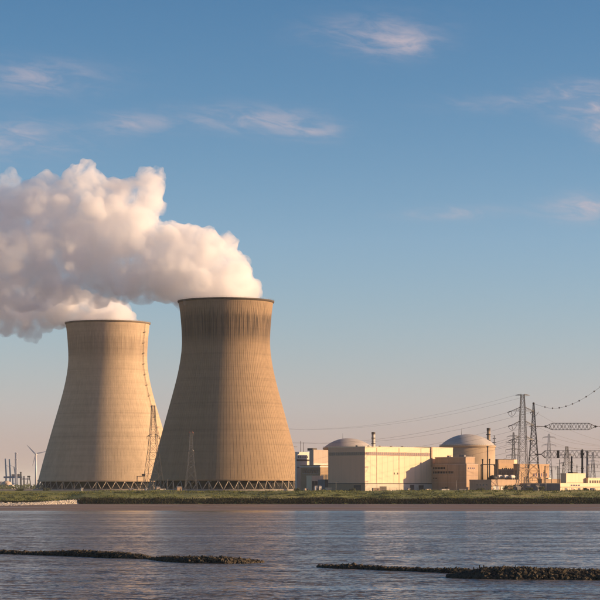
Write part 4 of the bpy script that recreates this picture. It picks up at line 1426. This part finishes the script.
# ------------------------------------------------------------------ far left: port cranes, mast, turbine, tanks
def wind_turbine():
    D = 4200.0
    t = thing('wind_turbine', 'white wind turbine left of the pale cooling tower', 'wind turbine', (gx(36.0, D), D, G))
    h = hgt(455.0, D)
    MB().lathe([(2.3, -.5), (1.3, h)], 20).build('tower', MT['turbine'], t)
    nac = MB().box(-1.7, 1.7, -3.6, 6.0, h + .003, h + 3.4).build('nacelle', MT['turbine'], t)
    hub = MB().lathe([(.1, -1.6), (1.1, -1.2), (1.7, 0), (1.7, 1.4)], 16)
    hv = [(v[0], -3.7 - 1.4 + v[2], h + 1.7 + v[1]) for v in hub.v]; hub.v = hv
    hub.build('hub', MT['turbine'], t)
    for a in (14, 134, 254):
        a = math.radians(a)
        d = Vector((math.cos(a), 0, math.sin(a))); e = Vector((-math.sin(a), 0, math.cos(a)))
        c = Vector((0, -4.6, h + 1.7)); L = 24.0
        vs = []
        for f, w, th in ((.04, 1.1, .8), (.18, 2.6, .7), (.5, 1.9, .45), (.8, 1.2, .3), (1.0, .35, .12)):
            p = c + d * L * f
            vs += [p - e * w * .35 + Vector((0, -th / 2, 0)), p + e * w * .65 + Vector((0, -th / 2 + .1, 0)), p + e * w * .65 + Vector((0, th / 2, 0)), p - e * w * .35 + Vector((0, th / 2, 0))]
        fs = [(0, 1, 2, 3), (19, 18, 17, 16)]
        for i in range(4):
            for k in range(4):
                fs.append((i * 4 + k, (i + 1) * 4 + k, (i + 1) * 4 + (k + 1) % 4, i * 4 + (k + 1) % 4))
        MB().add(vs, fs).build('blade', MT['turbine'], t)
wind_turbine()

def port_crane(label, x, xb, yb, D, W):
    """ship to shore crane with its boom raised"""
    t = thing('port_crane', label, 'crane', (gx(x, D), D, G), 0, 'port cranes')
    zb = hgt(478.2, D)
    for sx in (-1, 1):
        for sy in (-1, 1):
            MB().bar((sx * W, sy * 6, -.3), (sx * W * .85, sy * 6, zb), 1.9).build('leg', MT['blue'], t)
    mb = MB()
    for sy in (-6, 6):
        mb.bar((-W, sy, zb * .45), (W, sy, zb * .45), 1.3); mb.bar((-W, sy, zb * .02), (W, sy, zb * .45), 1.0)
    mb.build('sill_beams', MT['blue'], t)
    MB().box(-W * 1.5, W * 2.2, -2, 2, zb, zb + 4.2).build('girder', MT['blue'], t)
    p = Vector((-W * .8, 0, zb + 4)); q = Vector((gx(xb, D) - gx(x, D), 0, hgt(yb, D)))
    mb = MB(); mb.bar(p + Vector((0, -1.5, 0)), q + Vector((0, -1.5, 0)), 3.2, 2.4); mb.bar(p + Vector((0, 1.5, 0)), q + Vector((0, 1.5, 0)), 3.2, 2.4)
    mb.build('boom', MT['blue'], t)
    MB().bar((W * .4, 0, zb + 4), (W * .1, 0, zb + 26), 1.6).build('tower_head', MT['blue'], t)
    MB().bar((W * .1, 0, zb + 26), q.lerp(p, .35), .5).build('forestay', MT['blue'], t)
    MB().box(W * .6, W * 1.6, -3, 3, zb + 4.3, zb + 9.5).build('machinery_house', MT['grey'], t)
port_crane('left blue harbour crane with its boom raised steeply', 9.4, 5.3, 458.6, 5200.0, 9)
port_crane('right blue harbour crane with its boom raised steeply', 13.6, 9.3, 459.0, 5000.0, 9)

def trestle_crane():
    D = 4800.0
    t = thing('port_crane', 'dark trestle crane between the white mast and the wind turbine', 'crane', (gx(28.8, D), D, G), 0, 'port cranes')
    zb = hgt(478.0, D)
    for sx in (-1, 1):
        for sy in (-1, 1):
            MB().bar((sx * 5.2, sy * 5, -.3), (sx * 1.5, sy * 2, zb + 2), 1.1).build('leg', MT['galv_dark'], t)
    MB().box(-17, 3.0, -2, 2, zb - 3.2, zb - 1.2).build('girder', MT['blue'], t)
    MB().box(-3.2, 3.2, -2.5, 2.5, zb + 2.003, zb + 5.0).build('cabin', MT['galv_dark'], t)
    MB().bar((-16, 0, 0), (-16, 0, zb - 3), 1.0).build('prop', MT['galv_dark'], t)
trestle_crane()

def port_mast(label, x, y, D, half, m):
    t = thing('lattice_mast', label, 'mast', (gx(x, D), D, G))
    H = hgt(y, D)
    mb = MB(); lattice(mb, [(0, half), (H, half * .6)], 1.0, .9, .5); mb.build('lattice_body', m, t)
    for f in (.55, .8, .97):
        MB().box(-half * 1.5, half * 1.5, -half * 1.5, half * 1.5, H * f, H * f + .8).build('platform', m, t)
port_mast('tall white lattice mast beside the blue cranes', 15.9, 452.5, 3600.0, 1.5, MT['turbine'])
port_mast('shorter grey lattice mast right of the white mast', 20.8, 472.0, 3700.0, 1.1, MT['galv'])
port_mast('thin grey lattice mast left of the trestle crane', 24.0, 476.0, 4000.0, 1.0, MT['galv'])

def port_tanks():
    for x, y, R, D, m, lab in ((6.5, 480.8, 8.6, 3400.0, 'pink', 'pinkish round storage dome at the left edge'), (1.0, 481.5, 9.5, 3600.0, 'grey', 'grey round storage dome cut by the left edge'),
                               (11.5, 484.6, 6.0, 3300.0, 'white', 'small white round storage dome near the mast')):
        t = thing('storage_dome', lab, 'tank', (gx(x, D), D, G), 0, 'storage domes at the port')
        h = hgt(y, D)
        MB().lathe([(R, -.5), (R, h * .45)], 40).build('wall', MT[m], t)
        MB().lathe([(max(R * math.cos(a), .05), h * .45 + .003 + h * .55 * math.sin(a)) for a in [math.pi / 2 * i / 10 for i in range(11)]], 40).build('dome', MT[m], t)
        MB().lathe([(R + .01, h * .45 - .5), (R + .4, h * .45 - .5), (R + .4, h * .45), (R + .01, h * .45)], 40, smooth=False, cap=False).build('rim', MT['galv'], t)
port_tanks()

# ------------------------------------------------------------------ fence, lamp posts, portal by the pale tower
def fence():
    D = 1592.0
    t = thing('security_fence', 'long grey wire security fence along the top of the bank', 'fence', (0, D, G))
    X0, X1 = -240.0, 250.0
    mb = MB()
    X = X0
    pm = MB().bar((0, 0, 0), (0, 0, 2.7), .14).mesh('post', MT['galv'])
    while X <= X1:
        link_copy(pm, 'post', t, (X, 0, 0)); X += 5.0
    for z in (.15, 1.4, 2.6):
        mb.bar((X0, 0, z), (X1, 0, z), .05)
    X = X0
    mb.build('rails', MT['galv'], t)
    mb = MB()
    while X < X1:
        mb.bar((X, 0, .1), (X + 1.25, 0, 2.6), .025); mb.bar((X, 0, 2.6), (X + 1.25, 0, .1), .025); X += .625
    mb.build('mesh_panel', MT['galv'], t)
fence()

lamp_me = None
def lamp(x, h, lab, D=1600.0):
    t = thing('lamp_post', lab, 'lamp post', (gx(x, D), D, G), 0, 'lamp posts along the fence')
    MB().tube([(0, 0, 0), (0, 0, h)], [.13, .08], 6).build('pole', MT['galv_far'], t)
    MB().tube([(0, 0, h), (.5, -.3, h + .25), (1.3, -.7, h + .3)], .06, 5).build('bracket', MT['galv_far'], t)
    MB().box(1.1, 1.9, -.95, -.55, h + .2, h + .42).build('lantern', MT['galv'], t)
for x, h, lab in ((62, 6, 'lamp post at the left foot of the pale tower'), (74, 6, 'lamp post under the left half of the pale tower'), (96, 6, 'lamp post below the middle of the pale tower'),
                  (153.4, 8, 'lamp post beside the slender pylon'), (167.6, 9, 'lamp post left of the tan cabin'), (173.0, 8, 'lamp post close left of the tan cabin'), (185.8, 7, 'lamp post left of the painted mast'),
                  (209, 7, 'lamp post below the left half of the brown tower'), (238, 7, 'lamp post below the middle of the brown tower'), (270, 7, 'lamp post below the right half of the brown tower'),
                  (336, 7, 'lamp post before the dark face of the hall'), (456.5, 8, 'lamp post before the office block'),
                  (546, 8, 'lamp post before the grey end of the workshop')):
    lamp(x, h, lab)

def pipe_frame():
    D = 1640.0
    t = thing('pipe_gantry', 'dark steel pipe gantry beside the sunlit foot of the pale tower', 'frame', (gx(141, D), D, G))
    w = 2.9; h = hgt(475.0, D)
    for s in (-1, 1):
        MB().bar((s * w, 0, -.2), (s * w, 0, h - (1.2 if s < 0 else 0)), .5).build('post', MT['galv_dark'], t)
    MB().bar((-w - .3, 0, h - 1.0), (w + .3, 0, h - .8), .55).build('beam', MT['galv_dark'], t)
    MB().box(.6, w + .2, -1, 1, h - .5, h + .8).build('hopper', MT['trim'], t)
    MB().bar((-w, 0, h * .35), (w, 0, h * .35), .4).build('tie', MT['galv_dark'], t)
pipe_frame()

# ------------------------------------------------------------------ bushes and far woodland
def bush(label, x, D, w, h, n, seed, name='bush', base=G, cat='bush'):
    r = random.Random(seed)
    t = thing(name, label, cat, (gx(x, D), D, base), 0, 'bushes on the platform edge')
    mb = MB()
    for k in range(7):
        a = r.uniform(0, 6.28); l = r.uniform(.3, .8)
        mb.tube([(0, 0, -.2), (math.cos(a) * w * .2 * l, math.sin(a) * w * .1, h * .4 * l), (math.cos(a) * w * .42 * l, math.sin(a) * w * .25 * l, h * .85 * l)], [.16, .1, .03], 5)
    mb.build('trunk', MT['bark'], t)
    mb = MB()
    cl = [(r.uniform(-.8, .8) * w / 2, r.uniform(-.6, .6) * w / 3, r.uniform(.15, .8) * h, r.uniform(.18, .34)) for _ in range(13)]
    for q in range(n):
        cx, cy, cz, rr = r.choice(cl)
        d = Vector((r.gauss(0, 1), r.gauss(0, 1), r.gauss(0, 1))).normalized() * (r.random() ** .4)
        p = Vector((cx + d.x * rr * w * .6, cy + d.y * rr * w * .5, max(.05, cz + d.z * rr * h)))
        u = Vector((r.gauss(0, 1), r.gauss(0, 1), r.gauss(0, 1))).normalized(); v = u.orthogonal().normalized()
        s = r.uniform(.16, .42)
        mb.add([p - u * s, p + v * s * .6, p + u * s, p - v * s * .6], [(0, 1, 2, 3)])
    mb.build('crown', MT['leaf'], t)
bush('dark round bush in front of the pump house', 508.5, 1605.0, 9.0, 4.6, 1500, 1)
bush('dark bush at the foot of the gantry mast', 541.5, 1605.0, 7.5, 3.6, 1200, 2)
bush('low dark bush at the left end of the grey workshop end', 529.5, 1605.0, 6.0, 2.8, 900, 3)
bush('small bush before the sunlit workshop', 585.5, 1603.0, 5.0, 2.6, 800, 4)
bush('low bush left of the pump house', 480.0, 1604.0, 6.5, 2.6, 900, 5)
bush('bush below the dark face of the turbine hall', 352.0, 1604.0, 6.0, 2.2, 800, 6)
bush('bush at the right foot of the brown tower', 297.0, 1604.0, 5.0, 2.6, 800, 7)
bush('bush at the left foot of the pale tower', 47.0, 1604.0, 6.5, 2.6, 900, 8)
bush('bush near the left edge before the storage domes', 20.0, 1604.0, 8.0, 2.6, 900, 9)

def far_wood():
    r = random.Random(77)
    mb = MB()
    for q in range(9000):
        D = r.uniform(3000, 3300)
        X = r.uniform(-900, 900)
        h = 5.5 + 3.5 * nz(X, D, .02, 1.0) + 2 * nz(X, D, .09, 3.0)
        p = Vector((X, D, G + r.random() ** .8 * max(h, 1.5)))
        u = Vector((r.gauss(0, 1), r.gauss(0, .6), r.gauss(0, 1))).normalized(); v = u.orthogonal().normalized(); s = r.uniform(.8, 2.0)
        mb.add([p - u * s, p + v * s * .7, p + u * s, p - v * s * .7], [(0, 1, 2, 3)])
    tag(mb.build('distant_woodland', MT['leaf']), 'low dark belt of distant trees behind the plant', 'trees', kind='stuff')
far_wood()

# ------------------------------------------------------------------ steam from the towers
def steam_mat(name, dens, seed):
    m = bpy.data.materials.new(name)
    m.use_nodes = True
    t = m.node_tree
    t.nodes.clear()
    out = N(t, 'ShaderNodeOutputMaterial')
    v = N(t, 'ShaderNodeVolumePrincipled')
    v.inputs['Color'].default_value = (1.0, 0.994, 0.988, 1)
    v.inputs['Anisotropy'].default_value = 0.2
    M = lambda op, a, b=None, c=None, clamp=False: math_node(t, op, a, b, c, clamp)
    tc = N(t, 'ShaderNodeTexCoord')
    n = N(t, 'ShaderNodeTexNoise')
    n.inputs['Scale'].default_value = 0.045; n.inputs['Detail'].default_value = 7.0; n.inputs['Roughness'].default_value = 0.68
    n.inputs['Distortion'].default_value = 0.4
    t.links.new(tc.outputs['Object'], n.inputs['Vector'])
    mr = N(t, 'ShaderNodeMapRange'); mr.interpolation_type = 'SMOOTHSTEP'
    t.links.new(n.outputs['Fac'], mr.inputs[0]); mr.inputs[1].default_value = 0.37; mr.inputs[2].default_value = 0.57
    # the vapour thins out as it drifts away from the tower
    sp = N(t, 'ShaderNodeSeparateXYZ'); t.links.new(tc.outputs['Object'], sp.inputs[0])
    dr = N(t, 'ShaderNodeMapRange'); t.links.new(sp.outputs[0], dr.inputs[0])
    dr.inputs[1].default_value = -230.0; dr.inputs[2].default_value = -20.0; dr.inputs[3].default_value = 0.45; dr.inputs[4].default_value = 1.0
    t.links.new(M('MULTIPLY', M('MULTIPLY', mr.outputs[0], dens), dr.outputs[0]), v.inputs['Density'])
    t.links.new(v.outputs[0], out.inputs['Volume'])
    try:
        m.cycles.volume_step_rate = 0.15
    except Exception as e:
        print('STEP', e)
    return m

def plume(name, label, lobes, D, seed, dens, origin, voxel=1.25):
    r = random.Random(seed)
    s = D / F
    balls = []
    def grow(c, rad, level):
        balls.append((c, rad))
        if level == 0:
            return
        n = (0, 9, 15)[level]
        for _ in range(n):
            d = Vector((r.gauss(0, 1), r.gauss(0, 1), r.gauss(0, 1)))
            d.normalize()
            if d.y > .55:
                continue
            k = r.uniform(.26, .5)
            grow(c + d * rad * r.uniform(.72, .95), rad * k, level - 1)
    for x, y, rad, dd in lobes:
        c = P(x, y, D); c.y = D + dd * s
        grow(c, rad * s * .93, 2 if rad > 9 else 1)
    mb = MB()
    for c, rad in balls:
        vv, ff = ICO2 if rad > 4 else ICO1
        mb.add([(c.x + p[0] * rad, c.y + p[1] * rad, c.z + p[2] * rad) for p in vv], ff)
    tmp = bpy.data.objects.new('tmp', mb.mesh('tmp', None))
    COL.objects.link(tmp)
    md = tmp.modifiers.new('remesh', 'REMESH'); md.mode = 'VOXEL'; md.voxel_size = voxel; md.use_smooth_shade = True
    dg = bpy.context.evaluated_depsgraph_get()
    me = bpy.data.meshes.new_from_object(tmp.evaluated_get(dg))
    bpy.data.objects.remove(tmp)
    n = len(me.vertices)
    co = np.empty(n * 3, dtype=np.float32); me.vertices.foreach_get('co', co)
    co = co.reshape(-1, 3)
    co -= np.array(origin, dtype=np.float32)
    me.vertices.foreach_set('co', co.ravel())
    me.name = name
    me.materials.clear(); me.materials.append(steam_mat(name + '_vapour', dens, seed))
    me.update()
    o = bpy.data.objects.new(name, me)
    COL.objects.link(o)
    o.location = origin
    return tag(o, label, 'steam')

L1 = [(222, 300, 36, 0), (214, 288, 38, 0), (232, 287, 26, -4), (246, 290, 14, 0), (203, 272, 34, 3), (226, 268, 22, -6), (222, 254, 18, 2), (205, 246, 20, -6), (186, 262, 34, 0),
      (178, 244, 24, 6), (165, 268, 34, -4), (152, 246, 30, 4), (140, 268, 32, 0), (150, 186, 18, 0), (147, 202, 18, 4), (128, 196, 20, -3), (124, 214, 22, 0), (132, 222, 26, -5), (120, 250, 36, 0), (110, 205, 28, 4), (88, 190, 25, -4),
      (96, 226, 38, 0), (66, 204, 28, 0), (70, 246, 42, 4), (36, 206, 30, -6), (40, 240, 42, 0), (10, 212, 34, 4), (10, 250, 44, -4), (-24, 214, 38, 0), (-26, 256, 44, 0), (-60, 225, 50, 4), (-64, 262, 44, -6),
      (-104, 236, 58, 0), (100, 276, 24, 3), (118, 290, 15, 0), (138, 293, 13, 4), (98, 296, 15, -3), (60, 280, 26, -4), (22, 288, 28, 0), (84, 286, 18, 0), (-16, 292, 28, 0), (44, 292, 20, 6), (-150, 240, 62, 0), (132, 282, 20, -4), (160, 288, 16, 0)]
L2 = [(104, 330, 33, 0), (100, 322, 28, 0), (118, 321, 19, -4), (88, 316, 22, 4), (72, 308, 22, -3), (56, 304, 24, 3), (36, 306, 24, 0), (16, 306, 24, -4), (-8, 302, 28, 0), (-38, 300, 32, 4), (-76, 300, 38, 0),
      (46, 324, 9, 0), (34, 331, 9, 3), (24, 327, 10, -3), (6, 324, 12, 0), (36, 341, 4, 0), (28, 338, 5, 0), (-120, 298, 42, 0)]
plume('steam_plume', 'billowing steam plume drifting left from the nearer brown tower', L1, T1D, 21, 0.13, (gx(T1X, T1D), T1D, G + 169))
plume('steam_plume', 'smaller steam plume drifting left from the farther pale tower', L2, T2D, 22, 0.13, (gx(T2X, T2D), T2D, G + 169))

# ------------------------------------------------------------------ the warm evening haze over river and plant
def haze():
    m = bpy.data.materials.new('haze_air'); m.use_nodes = True
    t = m.node_tree; t.nodes.clear()
    out = N(t, 'ShaderNodeOutputMaterial'); v = N(t, 'ShaderNodeVolumePrincipled')
    v.inputs['Color'].default_value = (0.92, 1.0, 0.97, 1)
    v.inputs['Density'].default_value = HAZE
    v.inputs['Anisotropy'].default_value = 0.0
    t.links.new(v.outputs[0], out.inputs['Volume'])
    tag(MB().box(-45000, 45000, -3000, 65000, -1.5, 345.0).build('haze', m), 'thin warm evening haze over the river', kind='stuff')
HAZE = 1.9e-5
haze()
